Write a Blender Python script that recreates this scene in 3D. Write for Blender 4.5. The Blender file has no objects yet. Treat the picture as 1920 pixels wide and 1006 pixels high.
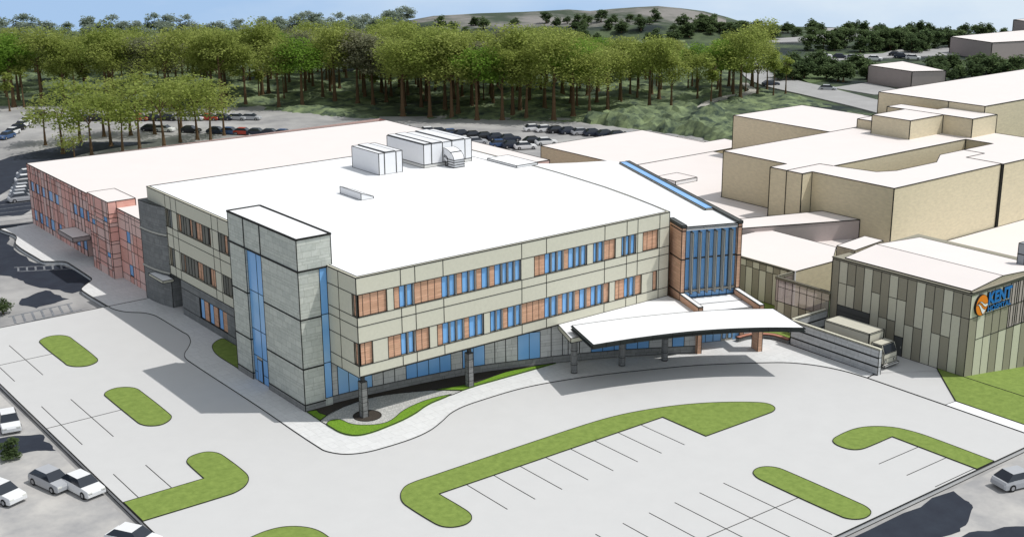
import bpy, bmesh, math, random
from mathutils import Vector, Matrix, noise
from mathutils.geometry import tessellate_polygon
random.seed(7)
R = math.radians
scene = bpy.context.scene
C = scene.collection

# ------------------------------------------------------------------ materials
def new_mat(name):
    m = bpy.data.materials.new(name); m.use_nodes = True
    nt = m.node_tree; b = nt.nodes['Principled BSDF']
    return m, nt, b

def mat(name, col, rough=0.8, var=0.06, scale=1.2, spec=0.3, stretch=(1, 1, 1), bump=0.0, second=None, detail=4, tight=0.2):
    """plain material: a colour with two octaves of cloudy variation"""
    m, nt, b = new_mat(name)
    b.inputs['Roughness'].default_value = rough
    b.inputs['Specular IOR Level'].default_value = spec
    g = nt.nodes.new('ShaderNodeNewGeometry')
    mp = nt.nodes.new('ShaderNodeMapping'); mp.inputs['Scale'].default_value = stretch
    nt.links.new(g.outputs['Position'], mp.inputs['Vector'])
    n = nt.nodes.new('ShaderNodeTexNoise'); n.inputs['Scale'].default_value = scale
    n.inputs['Detail'].default_value = detail; n.inputs['Roughness'].default_value = 0.65
    nt.links.new(mp.outputs['Vector'], n.inputs['Vector'])
    r = nt.nodes.new('ShaderNodeValToRGB')
    r.color_ramp.elements[0].position = 0.5 - tight; r.color_ramp.elements[1].position = 0.5 + tight
    lo = [max(0, c * (1 - var)) for c in col]; hi = [min(1, c * (1 + var)) for c in col]
    if second: lo, hi = second, col
    r.color_ramp.elements[0].color = (*lo, 1); r.color_ramp.elements[1].color = (*hi, 1)
    nt.links.new(n.outputs['Fac'], r.inputs['Fac'])
    nt.links.new(r.outputs['Color'], b.inputs['Base Color'])
    if bump:
        bp = nt.nodes.new('ShaderNodeBump'); bp.inputs['Strength'].default_value = bump; bp.inputs['Distance'].default_value = 0.05
        nt.links.new(n.outputs['Fac'], bp.inputs['Height']); nt.links.new(bp.outputs['Normal'], b.inputs['Normal'])
    return m

def ashlar(name, c1, c2, mortar, w=1.5, h=0.62, ms=0.012, rough=0.85, small=True):
    """coursed stone: tall courses, and every few courses a band of low ones; in metres along the wall"""
    m, nt, b = new_mat(name); b.inputs['Roughness'].default_value = rough; b.inputs['Specular IOR Level'].default_value = 0.2
    uv = nt.nodes.new('ShaderNodeUVMap'); uv.uv_map = 'UVMap'
    def brick(w, h, off, sq, f):
        t = nt.nodes.new('ShaderNodeTexBrick'); t.inputs['Scale'].default_value = 1
        t.inputs['Brick Width'].default_value = w; t.inputs['Row Height'].default_value = h
        t.inputs['Mortar Size'].default_value = ms; t.inputs['Mortar Smooth'].default_value = 0
        t.inputs['Color1'].default_value = (*c1, 1); t.inputs['Color2'].default_value = (*c2, 1); t.inputs['Mortar'].default_value = (*mortar, 1)
        t.offset = off; t.squash = sq; t.squash_frequency = f; t.offset_frequency = 2
        nt.links.new(uv.outputs['UV'], t.inputs['Vector']); return t
    a = brick(w, h, 0.37, 0.62, 3)
    out = a.outputs['Color']
    if small:
        s = brick(w * 0.8, h / 2, 0.43, 1.5, 3)
        sep = nt.nodes.new('ShaderNodeSeparateXYZ'); nt.links.new(uv.outputs['UV'], sep.inputs[0])
        md = nt.nodes.new('ShaderNodeMath'); md.operation = 'MODULO'; md.inputs[1].default_value = h * 4; nt.links.new(sep.outputs['Y'], md.inputs[0])
        gt = nt.nodes.new('ShaderNodeMath'); gt.operation = 'LESS_THAN'; gt.inputs[1].default_value = h * 1; nt.links.new(md.outputs[0], gt.inputs[0])
        mx = nt.nodes.new('ShaderNodeMix'); mx.data_type = 'RGBA'
        nt.links.new(gt.outputs[0], mx.inputs['Factor']); nt.links.new(out, mx.inputs['A']); nt.links.new(s.outputs['Color'], mx.inputs['B'])
        out = mx.outputs['Result']
    nz = nt.nodes.new('ShaderNodeTexNoise'); nz.inputs['Scale'].default_value = 2.5; nz.inputs['Detail'].default_value = 6
    nt.links.new(uv.outputs['UV'], nz.inputs['Vector'])
    m2 = nt.nodes.new('ShaderNodeMix'); m2.data_type = 'RGBA'; m2.blend_type = 'OVERLAY'; m2.inputs['Factor'].default_value = 0.25
    nt.links.new(out, m2.inputs['A']); nt.links.new(nz.outputs['Fac'], m2.inputs['B'])
    nt.links.new(m2.outputs['Result'], b.inputs['Base Color'])
    return m

def planks(name, c1, c2, gap, h=0.16, w=2.2, rough=0.7):
    """boards running along the wall with grain"""
    m, nt, b = new_mat(name); b.inputs['Roughness'].default_value = rough; b.inputs['Specular IOR Level'].default_value = 0.2
    uv = nt.nodes.new('ShaderNodeUVMap'); uv.uv_map = 'UVMap'
    t = nt.nodes.new('ShaderNodeTexBrick'); t.inputs['Scale'].default_value = 1
    t.inputs['Brick Width'].default_value = w; t.inputs['Row Height'].default_value = h; t.inputs['Mortar Size'].default_value = 0.008
    t.inputs['Color1'].default_value = (*c1, 1); t.inputs['Color2'].default_value = (*c2, 1); t.inputs['Mortar'].default_value = (*gap, 1)
    nt.links.new(uv.outputs['UV'], t.inputs['Vector'])
    mp = nt.nodes.new('ShaderNodeMapping'); mp.inputs['Scale'].default_value = (0.8, 9, 1); nt.links.new(uv.outputs['UV'], mp.inputs['Vector'])
    n = nt.nodes.new('ShaderNodeTexNoise'); n.inputs['Scale'].default_value = 1.4; n.inputs['Detail'].default_value = 5; nt.links.new(mp.outputs['Vector'], n.inputs['Vector'])
    mx = nt.nodes.new('ShaderNodeMix'); mx.data_type = 'RGBA'; mx.blend_type = 'OVERLAY'; mx.inputs['Factor'].default_value = 0.45
    nt.links.new(t.outputs['Color'], mx.inputs['A']); nt.links.new(n.outputs['Fac'], mx.inputs['B'])
    nt.links.new(mx.outputs['Result'], b.inputs['Base Color'])
    return m

def glassmat(name, c1, c2, scale=0.18):
    m, nt, b = new_mat(name); b.inputs['Roughness'].default_value = 0.22; b.inputs['Specular IOR Level'].default_value = 0.45
    g = nt.nodes.new('ShaderNodeNewGeometry')
    n = nt.nodes.new('ShaderNodeTexNoise'); n.inputs['Scale'].default_value = scale; n.inputs['Detail'].default_value = 1.5
    nt.links.new(g.outputs['Position'], n.inputs['Vector'])
    r = nt.nodes.new('ShaderNodeValToRGB'); r.color_ramp.elements[0].position = 0.35; r.color_ramp.elements[1].position = 0.65
    r.color_ramp.elements[0].color = (*c1, 1); r.color_ramp.elements[1].color = (*c2, 1)
    nt.links.new(n.outputs['Fac'], r.inputs['Fac']); nt.links.new(r.outputs['Color'], b.inputs['Base Color'])
    return m

M = {}
M['ink'] = mat('dark_joint', (0.018, 0.018, 0.016), 0.9, 0.1)
M['white_roof'] = mat('white_roof_membrane', (0.86, 0.86, 0.86), 0.7, 0.015, 0.3)
M['pink_roof'] = mat('pale_roof_membrane', (0.785, 0.722, 0.69), 0.8, 0.012, 0.25)
M['beige'] = mat('beige_cement_panel', (0.625, 0.605, 0.49), 0.8, 0.05, 3.0, detail=8)
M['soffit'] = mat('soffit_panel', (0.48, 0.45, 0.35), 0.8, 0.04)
M['wood'] = planks('wood_cladding', (0.70, 0.41, 0.27), (0.58, 0.335, 0.215), (0.36, 0.20, 0.13), 0.22, 1.6)
M['terracotta'] = planks('terracotta_cladding', (0.70, 0.43, 0.29), (0.60, 0.36, 0.24), (0.24, 0.13, 0.09), 0.34, 2.6)
M['stone'] = ashlar('grey_green_stone', (0.59, 0.605, 0.545), (0.495, 0.515, 0.465), (0.27, 0.28, 0.245))
M['midstone'] = ashlar('grey_base_stone', (0.62, 0.615, 0.59), (0.55, 0.545, 0.52), (0.2, 0.2, 0.19))
M['darkstone'] = ashlar('dark_grey_stone', (0.235, 0.24, 0.235), (0.185, 0.19, 0.188), (0.10, 0.10, 0.10))
M['colstone'] = ashlar('column_stone', (0.24, 0.24, 0.235), (0.20, 0.20, 0.195), (0.05, 0.05, 0.05), 0.9, 0.8, small=False)
M['dockstone'] = ashlar('dock_wall_stone', (0.52, 0.53, 0.53), (0.45, 0.46, 0.46), (0.24, 0.24, 0.24), 1.5, 0.48, small=False)
M['plinth'] = ashlar('plinth_stone', (0.30, 0.30, 0.285), (0.25, 0.25, 0.24), (0.12, 0.12, 0.11), 1.2, 0.35, small=False)
M['glass'] = glassmat('blue_glass', (0.17, 0.42, 0.80), (0.25, 0.51, 0.87))
M['pale_glass'] = glassmat('pale_blue_glass', (0.20, 0.45, 0.80), (0.32, 0.56, 0.85), 0.3)
M['fin'] = mat('grey_metal_fin', (0.46, 0.45, 0.40), 0.6, 0.03)
M['palefin'] = mat('pale_metal_fin', (0.66, 0.65, 0.62), 0.6, 0.03)
M['coping'] = mat('dark_coping', (0.085, 0.09, 0.085), 0.6, 0.08)
M['fascia'] = mat('dark_metal_fascia', (0.035, 0.042, 0.040), 0.5, 0.15)
M['white_metal'] = mat('white_metal', (0.80, 0.80, 0.81), 0.5, 0.02)
M['grey_metal'] = mat('grey_metal', (0.30, 0.32, 0.34), 0.5, 0.05)
M['frame'] = mat('dark_window_frame', (0.05, 0.05, 0.048), 0.6, 0.1)
M['red_a'] = mat('rose_brick_panel', (0.78, 0.54, 0.48), 0.85, 0.06, 4)
M['red_b'] = mat('red_brick_panel', (0.81, 0.45, 0.385), 0.85, 0.06, 4)
M['red_c'] = planks('banded_brick_panel', (0.76, 0.41, 0.34), (0.70, 0.365, 0.30), (0.56, 0.28, 0.23), 0.3, 3)
M['tan'] = mat('tan_stucco', (0.665, 0.585, 0.415), 0.9, 0.11, 1.3, stretch=(1, 1, 3), detail=12)
M['mauve'] = mat('mauve_stucco', (0.44, 0.375, 0.36), 0.9, 0.03)
M['pan_dark'] = mat('olive_grey_panel', (0.30, 0.28, 0.215), 0.75, 0.05, 6, detail=8)
M['pan_light'] = mat('light_grey_panel', (0.57, 0.555, 0.445), 0.75, 0.05, 6, detail=8)
M['door_grey'] = mat('grey_steel_door', (0.085, 0.09, 0.09), 0.6, 0.04)
M['corrugated'] = planks('corrugated_steel', (0.50, 0.44, 0.33), (0.44, 0.39, 0.30), (0.3, 0.27, 0.2), 0.4, 0.3)
M['asphalt'] = mat('light_asphalt', (0.575, 0.57, 0.56), 0.9, 0.02, 0.4, detail=8)
M['concrete'] = ashlar('concrete_walk', (0.70, 0.70, 0.69), (0.66, 0.66, 0.65), (0.60, 0.60, 0.59), 1.2, 1.2, 0.03, small=False)
M['white_walk'] = mat('white_concrete', (0.86, 0.86, 0.86), 0.9, 0.02, 1.6)
M['paver'] = ashlar('small_pavers', (0.60, 0.585, 0.55), (0.46, 0.46, 0.44), (0.35, 0.35, 0.33), 0.42, 0.24, 0.03, small=False)
M['lawn'] = mat('lawn_grass', (0.235, 0.315, 0.07), 0.95, 0.3, 1.6, second=(0.15, 0.215, 0.042), detail=10, bump=0.6)
M['cover'] = mat('groundcover_leaves', (0.22, 0.38, 0.03), 0.95, 0.3, 9.0, second=(0.085, 0.185, 0.012), detail=6, bump=1.0)
M['mulch'] = mat('bark_mulch', (0.085, 0.07, 0.055), 0.95, 0.5, 14.0, second=(0.025, 0.02, 0.016), detail=8, bump=0.8)
M['old_asphalt'] = mat('old_asphalt', (0.42, 0.41, 0.395), 0.9, 0.12, 0.09, stretch=(1, 1, 1), second=(0.26, 0.255, 0.255), detail=12, tight=.12)
M['sand_asphalt'] = mat('sandy_asphalt', (0.52, 0.50, 0.47), 0.9, 0.12, 0.22, second=(0.33, 0.325, 0.325), detail=12, tight=.15)
M['painted_shadow'] = mat('asphalt_painted_shadow', (0.028, 0.036, 0.052), 0.85, 0.3, 0.5, second=(0.018, 0.022, 0.035), detail=8)  # dark blue-grey shadow tone painted over the old pavement
M['road_line'] = mat('worn_road_paint', (0.30, 0.31, 0.32), 0.9, 0.3, 2.0, second=(0.10, 0.11, 0.13), detail=8)
M['street'] = mat('street_asphalt', (0.36, 0.355, 0.35), 0.9, 0.1, 0.2, detail=8)
M['path'] = mat('gravel_path', (0.40, 0.38, 0.35), 0.95, 0.15, 0.6)
M['trunk'] = mat('brown_bark', (0.125, 0.078, 0.04), 0.95, 0.25, 3, stretch=(4, 4, 0.6))
M['truck_body'] = mat('cream_truck_paint', (0.60, 0.575, 0.48), 0.5, 0.04, 1)
M['tyre'] = mat('black_rubber', (0.02, 0.02, 0.02), 0.9, 0.1)
M['rim'] = mat('grey_rim', (0.35, 0.35, 0.36), 0.4, 0.05)
M['car_glass'] = mat('dark_car_glass', (0.02, 0.025, 0.035), 0.12, 0.1, spec=0.6)
M['lamp_lens'] = mat('clear_lamp_lens', (0.75, 0.75, 0.70), 0.2, 0.03)
M['orange'] = mat('orange_sign_face', (0.80, 0.235, 0.018), 0.5, 0.02)
M['sign_blue'] = mat('blue_sign_letter', (0.012, 0.165, 0.50), 0.5, 0.02)
M['sign_white'] = mat('white_sign_face', (0.85, 0.85, 0.85), 0.5, 0.01)
M['seat_cap'] = mat('terracotta_cap', (0.48, 0.22, 0.15), 0.8, 0.08)
M['plateau'] = mat('plateau_tarmac', (0.24, 0.225, 0.21), 0.95, 0.2, 0.03, second=(0.05, 0.07, 0.042), detail=12, tight=.06, stretch=(1, .55, 1))
M['forest_floor'] = mat('forest_floor', (0.10, 0.135, 0.065), 0.95, 0.5, 0.05, second=(0.016, 0.026, 0.026), detail=12, tight=.1)
M['field'] = mat('dull_field_grass', (0.13, 0.175, 0.075), 0.95, 0.3, 0.12, second=(0.08, 0.12, 0.05), detail=8)
M['brush'] = mat('undergrowth_leaves', (0.22, 0.275, 0.135), 0.95, 0.5, 0.3, second=(0.035, 0.055, 0.042), detail=12, bump=0.8, tight=.13)

def leafmat(name, a, b_):
    m, nt, b = new_mat(name); b.inputs['Roughness'].default_value = 0.9; b.inputs['Specular IOR Level'].default_value = 0.1
    oi = nt.nodes.new('ShaderNodeObjectInfo'); g = nt.nodes.new('ShaderNodeNewGeometry')
    mx = nt.nodes.new('ShaderNodeMath'); mx.operation = 'ADD'
    sc = nt.nodes.new('ShaderNodeMath'); sc.operation = 'MULTIPLY'; sc.inputs[1].default_value = 0.55
    s2 = nt.nodes.new('ShaderNodeMath'); s2.operation = 'MULTIPLY'; s2.inputs[1].default_value = 0.45
    nt.links.new(oi.outputs['Random'], sc.inputs[0]); nt.links.new(g.outputs['Random Per Island'], s2.inputs[0])
    nt.links.new(sc.outputs[0], mx.inputs[0]); nt.links.new(s2.outputs[0], mx.inputs[1])
    r = nt.nodes.new('ShaderNodeValToRGB'); r.color_ramp.elements[0].color = (*a, 1); r.color_ramp.elements[1].color = (*b_, 1)
    nt.links.new(mx.outputs[0], r.inputs['Fac']); nt.links.new(r.outputs['Color'], b.inputs['Base Color'])
    tr = nt.nodes.new('ShaderNodeBsdfTranslucent'); nt.links.new(r.outputs['Color'], tr.inputs['Color'])
    ms = nt.nodes.new('ShaderNodeMixShader'); ms.inputs[0].default_value = 0.68
    out = nt.nodes['Material Output']
    nt.links.new(b.outputs[0], ms.inputs[1]); nt.links.new(tr.outputs[0], ms.inputs[2]); nt.links.new(ms.outputs[0], out.inputs['Surface'])
    return m
M['leaf'] = leafmat('olive_leaves', (0.30, 0.37, 0.09), (0.38, 0.42, 0.125))
M['leaf_dark'] = leafmat('dark_green_leaves', (0.085, 0.13, 0.06), (0.17, 0.23, 0.10))
M['leaf_bright'] = leafmat('fresh_green_leaves', (0.17, 0.30, 0.04), (0.26, 0.40, 0.075))
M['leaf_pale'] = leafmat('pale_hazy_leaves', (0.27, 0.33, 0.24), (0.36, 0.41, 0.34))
M['leaf_grey'] = leafmat('greyish_leaves', (0.22, 0.245, 0.13), (0.33, 0.32, 0.22))

# ------------------------------------------------------------------ mesh builder
class MB:
    def __init__(self): self.v = []; self.f = []; self.m = []; self.mats = []
    def mi(self, key):
        if key not in self.mats: self.mats.append(key)
        return self.mats.index(key)
    def face(self, pts, key):
        i = len(self.v); self.v += [tuple(p) for p in pts]
        self.f.append(list(range(i, i + len(pts)))); self.m.append(self.mi(key))
    def box(self, a, b, key, top=None, edges=0, skip=()):
        x0, y0, z0 = a; x1, y1, z1 = b
        x0, x1 = min(x0, x1), max(x0, x1); y0, y1 = min(y0, y1), max(y0, y1)
        self.prism([(x0, y0), (x1, y0), (x1, y1), (x0, y1)], z0, z1, key, top, edges, skip)
    def prism(self, poly, z0, z1, key, top=None, edges=0, skip=(), bottom=True, vert=True, low=True):
        a = sum(p[0] * q[1] - q[0] * p[1] for p, q in zip(poly, poly[1:] + poly[:1]))
        if a < 0: poly = poly[::-1]
        n = len(poly)
        for i in range(n):
            p, q = poly[i], poly[(i + 1) % n]
            if i not in skip: self.face([(*p, z0), (*q, z0), (*q, z1), (*p, z1)], key)
        tris = tessellate_polygon([[Vector((p[0], p[1], 0)) for p in poly]])
        for t in tris:
            pts = [poly[i] for i in t]
            ar = (pts[1][0] - pts[0][0]) * (pts[2][1] - pts[0][1]) - (pts[2][0] - pts[0][0]) * (pts[1][1] - pts[0][1])
            if ar < 0: pts = pts[::-1]
            self.face([(*p, z1) for p in pts], top or key)
            if bottom: self.face([(*p, z0) for p in pts[::-1]], key)
        if edges:
            for i in range(n):
                p, q = poly[i], poly[(i + 1) % n]
                self.line((*p, z1), (*q, z1), edges)
                if low: self.line((*p, z0), (*q, z0), edges)
                if vert: self.line((*p, z0), (*p, z1), edges)
    def line(self, p, q, w=0.07, key='ink'):
        p, q = Vector(p), Vector(q); d = q - p
        if d.length < 1e-4: return
        d.normalize(); up = Vector((0, 0, 1)) if abs(d.z) < 0.9 else Vector((1, 0, 0))
        s = d.cross(up).normalized() * (w / 2); t = s.cross(d).normalized() * (w / 2)
        a = [p + s + t, p - s + t, p - s - t, p + s - t]; b = [x + (q - p) for x in a]
        for i in range(4): self.face([a[i], a[(i + 1) % 4], b[(i + 1) % 4], b[i]], key)
        self.face(a[::-1], key); self.face(b, key)
    def poly(self, pts, z, key):
        for t in tessellate_polygon([[Vector((p[0], p[1], 0)) for p in pts]]):
            q = [pts[i] for i in t]
            ar = (q[1][0] - q[0][0]) * (q[2][1] - q[0][1]) - (q[2][0] - q[0][0]) * (q[1][1] - q[0][1])
            if ar < 0: q = q[::-1]
            self.face([(*p, z) for p in q], key)
    def loop(self, pts, z, w=0.08, closed=True):
        n = len(pts)
        for i in range(n if closed else n - 1):
            self.line((*pts[i], z), (*pts[(i + 1) % n], z), w)
    def cyl(self, c, r, z0, z1, key, n=20, cap=None):
        P = [(c[0] + r * math.cos(2 * math.pi * i / n), c[1] + r * math.sin(2 * math.pi * i / n)) for i in range(n)]
        self.prism(P, z0, z1, key, cap)
    def build(self, name, parent=None, smooth=False):
        me = bpy.data.meshes.new(name); me.from_pydata(self.v, [], self.f)
        for k in self.mats: me.materials.append(M[k])
        me.polygons.foreach_set('material_index', self.m)
        uv = me.uv_layers.new(name='UVMap').data
        for p in me.polygons:
            n = p.normal
            if abs(n.z) > 0.6:
                for li in p.loop_indices:
                    co = me.vertices[me.loops[li].vertex_index].co; uv[li].uv = (co.x, co.y)
            else:
                t = Vector((-n.y, n.x, 0)).normalized()
                for li in p.loop_indices:
                    co = me.vertices[me.loops[li].vertex_index].co; uv[li].uv = (co.x * t.x + co.y * t.y + 500, co.z + 50)
        if smooth: me.polygons.foreach_set('use_smooth', [True] * len(me.polygons))
        me.update()
        o = bpy.data.objects.new(name, me); C.objects.link(o)
        if parent: o.parent = parent
        return o

def tag(o, label=None, cat=None, group=None, kind=None):
    if label: o['label'] = label
    if cat: o['category'] = cat
    if group: o['group'] = group
    if kind: o['kind'] = kind
    return o
def thing(name, label, cat, group=None):
    o = bpy.data.objects.new(name, None); C.objects.link(o); o.empty_display_size = 0.5
    return tag(o, label, cat, group)
def copy_tree(o, parent=None):
    c = o.copy(); C.objects.link(c)
    if parent: c.parent = parent
    for ch in list(o.children): copy_tree(ch, c)
    return c
def smooth_path(pts, n=6, closed=False):
    """rounded line through the points: long runs stay straight, sharp corners stay sharp"""
    N = len(pts); V = [Vector(p) for p in pts]
    def tang(i):
        if not closed and i in (0, N - 1): return None
        a, b, c = V[(i - 1) % N], V[i], V[(i + 1) % N]; u, v = b - a, c - b
        if u.length < 1e-6 or v.length < 1e-6: return None
        if u.normalized().dot(v.normalized()) < .62: return None
        return (u.normalized() * u.length + v.normalized() * v.length).normalized()
    T = [tang(i) for i in range(N)]; out = []
    for i in range(N if closed else N - 1):
        p, q = V[i], V[(i + 1) % N]; d = q - p; L = d.length
        t0, t1 = T[i] or d.normalized(), T[(i + 1) % N] or d.normalized()
        for k in range(n):
            t = k / n; h1 = 2 * t ** 3 - 3 * t * t + 1; h2 = t ** 3 - 2 * t * t + t; h3 = -2 * t ** 3 + 3 * t * t; h4 = t ** 3 - t * t
            out.append(tuple(p * h1 + t0 * (h2 * L) + q * h3 + t1 * (h4 * L)))
    if not closed: out.append(tuple(pts[-1]))
    return out

# a vertical wall frame: u metres along, z up, d metres inward
class Wall:
    def __init__(s, o, u, n): s.o = Vector((*o, 0)); s.u = Vector((*u, 0)).normalized(); s.n = Vector((*n, 0)).normalized()
    def P(s, u, z, d=0): return s.o + s.u * u - s.n * d + Vector((0, 0, z))
    def quad(s, mb, u0, u1, z0, z1, key, d=0):
        q = [s.P(u0, z0, d), s.P(u1, z0, d), s.P(u1, z1, d), s.P(u0, z1, d)]
        if (q[1] - q[0]).cross(q[2] - q[0]).dot(s.n) < 0: q = q[::-1]
        mb.face(q, key)
    def line(s, mb, u0, z0, u1, z1, w=0.07, d=0): mb.line(s.P(u0, z0, d), s.P(u1, z1, d), w)
    def rect(s, mb, u0, u1, z0, z1, w=0.06, d=0):
        s.line(mb, u0, z0, u1, z0, w, d); s.line(mb, u0, z1, u1, z1, w, d); s.line(mb, u0, z0, u0, z1, w, d); s.line(mb, u1, z0, u1, z1, w, d)
    def slab(s, mb, u0, u1, z0, z1, d0, d1, key):
        a = [s.P(u0, z0, d0), s.P(u1, z0, d0), s.P(u1, z0, d1), s.P(u0, z0, d1)]
        b = [p + Vector((0, 0, z1 - z0)) for p in a]
        c = sum(a + b, Vector()) / 8
        for q in ([a[0], a[1], b[1], b[0]], [a[1], a[2], b[2], b[1]], [a[2], a[3], b[3], b[2]], [a[3], a[0], b[0], b[3]], b, a):
            nn = (q[1] - q[0]).cross(q[2] - q[0])
            if nn.dot(sum(q, Vector()) / 4 - c) < 0: q = q[::-1]
            mb.face(q, key)
    def opening(s, mb, u0, u1, z0, z1, depth, key):
        mb.face([s.P(u0, z0), s.P(u0, z0, depth), s.P(u0, z1, depth), s.P(u0, z1)], key)
        mb.face([s.P(u1, z0), s.P(u1, z0, depth), s.P(u1, z1, depth), s.P(u1, z1)], key)
        mb.face([s.P(u0, z0), s.P(u1, z0), s.P(u1, z0, depth), s.P(u0, z0, depth)], key)
        mb.face([s.P(u0, z1), s.P(u1, z1), s.P(u1, z1, depth), s.P(u0, z1, depth)], key)

def strip_window(w, parent, wall_mb, segs, z0, z1, depth=0.24, lw=0.055, finkey='palefin', findepth=0.22, reveal='soffit'):
    """segs: ('g',u0,u1) glass, ('w',u0,u1,[joints]) wood, ('f',u) a projecting fin; all in one recessed opening"""
    us = [x for s in segs for x in (s[1:3] if s[0] != 'f' else (s[1],))]
    ua, ub = min(us), max(us)
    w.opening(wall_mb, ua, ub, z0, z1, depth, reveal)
    w.quad(wall_mb, ua, ub, z0, z1, 'frame', depth)
    w.rect(wall_mb, ua, ub, z0, z1, lw)
    last = None
    for s in segs:
        if s[0] == 'g':
            mb = MB(); w.slab(mb, s[1], s[2], z0 + .05, z1 - .03, depth - .05, depth - .01, 'glass'); w.rect(mb, s[1], s[2], z0 + .05, z1 - .03, lw * .8, depth - .05)
            last = mb.build('window', parent)
        elif s[0] == 'w':
            mb = MB(); w.slab(mb, s[1], s[2], z0 + .03, z1 - .02, depth - .10, depth - .01, 'wood'); w.rect(mb, s[1], s[2], z0 + .03, z1 - .02, lw * .8, depth - .10)
            for j in (s[3] if len(s) > 3 else []): w.line(mb, j, z0 + .03, j, z1 - .02, lw * .8, depth - .10)
            mb.build('wood_panel', parent)
        else:
            mb = MB(); w.slab(mb, s[1] - .045, s[1] + .045, z0 + .02, z1 - .02, depth - findepth, depth - .02, finkey)
            for dd in (-.05, .05): w.line(mb, s[1] + dd, z0 + .02, s[1] + dd, z1 - .02, .035, depth - findepth)
            mb.build('fin', last if last else parent)

def bands(w, mb, us_lines, zrows, openings, u0, u1, key, lw=0.06):
    """solid rows and window rows of a wall; openings: {row index: [(ua,ub),...]}"""
    for i, (za, zb) in enumerate(zip(zrows, zrows[1:])):
        holes = sorted(openings.get(i, [])); a = u0
        for ha, hb in holes:
            if ha - a > 0.02: w.quad(mb, a, ha, za, zb, key)
            a = hb
        if u1 - a > 0.02: w.quad(mb, a, u1, za, zb, key)
        if not holes:
            for u in us_lines: w.line(mb, u, za, u, zb, lw)
        else:
            for u in us_lines:
                if not any(ha - .1 < u < hb + .1 for ha, hb in holes): w.line(mb, u, za, u, zb, lw)
    for z in zrows: w.line(mb, u0, z, u1, z, lw)

# ------------------------------------------------------------------ the setting: ground, lot, walks
CAM = Vector((-54.955, -95.104, 46.923)); YAW = 0.9178; PITCH = 0.2867; ROLL = -0.0077; F = 2363.85
cy_, sy_, cp_, sp_ = math.cos(YAW), math.sin(YAW), math.cos(PITCH), math.sin(PITCH)
fwd = Vector((cy_ * cp_, sy_ * cp_, -sp_)); rgt = Vector((sy_, -cy_, 0)); upv = rgt.cross(fwd)
r2 = rgt * math.cos(ROLL) + upv * math.sin(ROLL); u2 = -rgt * math.sin(ROLL) + upv * math.cos(ROLL)

def sm(a, b, x): t = max(0, min(1, (x - a) / (b - a))); return t * t * (3 - 2 * t)
def inside(p, poly):
    x, y = p; c = False; j = len(poly) - 1
    for i in range(len(poly)):
        xi, yi = poly[i]; xj, yj = poly[j]
        if (yi > y) != (yj > y) and x < (xj - xi) * (y - yi) / (yj - yi) + xi: c = not c
        j = i
    return c
# far rim of the land: height by bearing (degrees, from the corner of the lot nearest the viewer)
RIM = [(-40, 0), (22, -1.5), (30.6, -2.4), (32.1, -2.0), (35.3, -.75), (39.8, -.65), (42.3, -.1), (43.3, 3.3), (44.5, 5.4), (46.3, 6.4), (47.75, 5.6), (49.2, 4.6), (50.1, 5.2), (51.5, 4.5), (53.9, 4.0), (55.6, 3.55), (57.7, 1.2), (60.1, -.1), (68, .35), (74.4, 1.2), (90, 0), (140, 0)]
def rim(b):
    for (a, h), (c, k) in zip(RIM, RIM[1:]):
        if a <= b <= c: return h + (k - h) * sm(0, 1, (b - a) / (c - a))
    return 0
def land_z(x, y):
    dx, dy = x - CAM.x, y - CAM.y; r = math.hypot(dx, dy); b = math.degrees(math.atan2(dy, dx))
    h = rim(b); n = noise.noise(Vector((x * .013, y * .013, 2.0)))
    z = -0.5 + h * (sm(428, 452, r + 12 * n) * 0.62 + 0.38 * sm(450, 498, r)) + (0.6 * n + .3 * noise.noise(Vector((x * .05, y * .05, 7)))) * sm(330, 440, r)
    z -= 1.9 * (1 - sm(205, 258, r)) * sm(-8, -2, 75 - b)
    return z
mb = MB(); RR = [0, 40, 90, 140, 180, 220, 260, 300, 340] + [360 + 6 * i for i in range(24)]
BB = [-60 + i * 1.0 for i in range(221)]
def lp(r, b): x, y = CAM.x + r * math.cos(R(b)), CAM.y + r * math.sin(R(b)); return (x, y, land_z(x, y))
for r0, r1 in zip(RR, RR[1:]):
    for b0, b1 in zip(BB, BB[1:]):
        q = [lp(r0, b0), lp(r1, b0), lp(r1, b1), lp(r0, b1)]
        if r0 == 0: q = [q[0], q[1], q[2]]
        high = min(p[2] for p in q) > 1.0 and r0 > 446
        mb.face(q, 'plateau' if high else 'forest_floor')
for b0, b1 in zip(BB, BB[1:]):                              # behind the crest the land falls away
    a, b = lp(RR[-1], b0), lp(RR[-1], b1); c, d = lp(RR[-1] + 60, b1), lp(RR[-1] + 60, b0)
    mb.face([a, (d[0], d[1], -70), (c[0], c[1], -70), b], 'forest_floor')
tag(mb.build('ground'), kind='structure')

mb = MB()
AER = [(-150, -160), (46.6, -160), (46.6, -41.4), (47.3, -41.3), (52, -20), (52, 20), (80, 45), (176, 52), (134, 80), (129, 113), (112, 133), (93, 147), (78, 182), (30, 220), (-10, 225), (-150, 225)]
mb.poly(AER, -0.45, 'old_asphalt'); tag(mb.build('car_park_ground'), kind='structure')
mb = MB(); mb.poly([(-60, -40), (-24.3, -30), (-24.3, 31), (-20, 48), (-60, 60)], -0.44, 'sand_asphalt')
mb.poly([(20, -41.8), (45.6, -41.8), (45.6, -90), (0, -90), (-10, -41.8)], -0.44, 'sand_asphalt'); tag(mb.build('sandy_pavement'), kind='structure')
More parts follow.
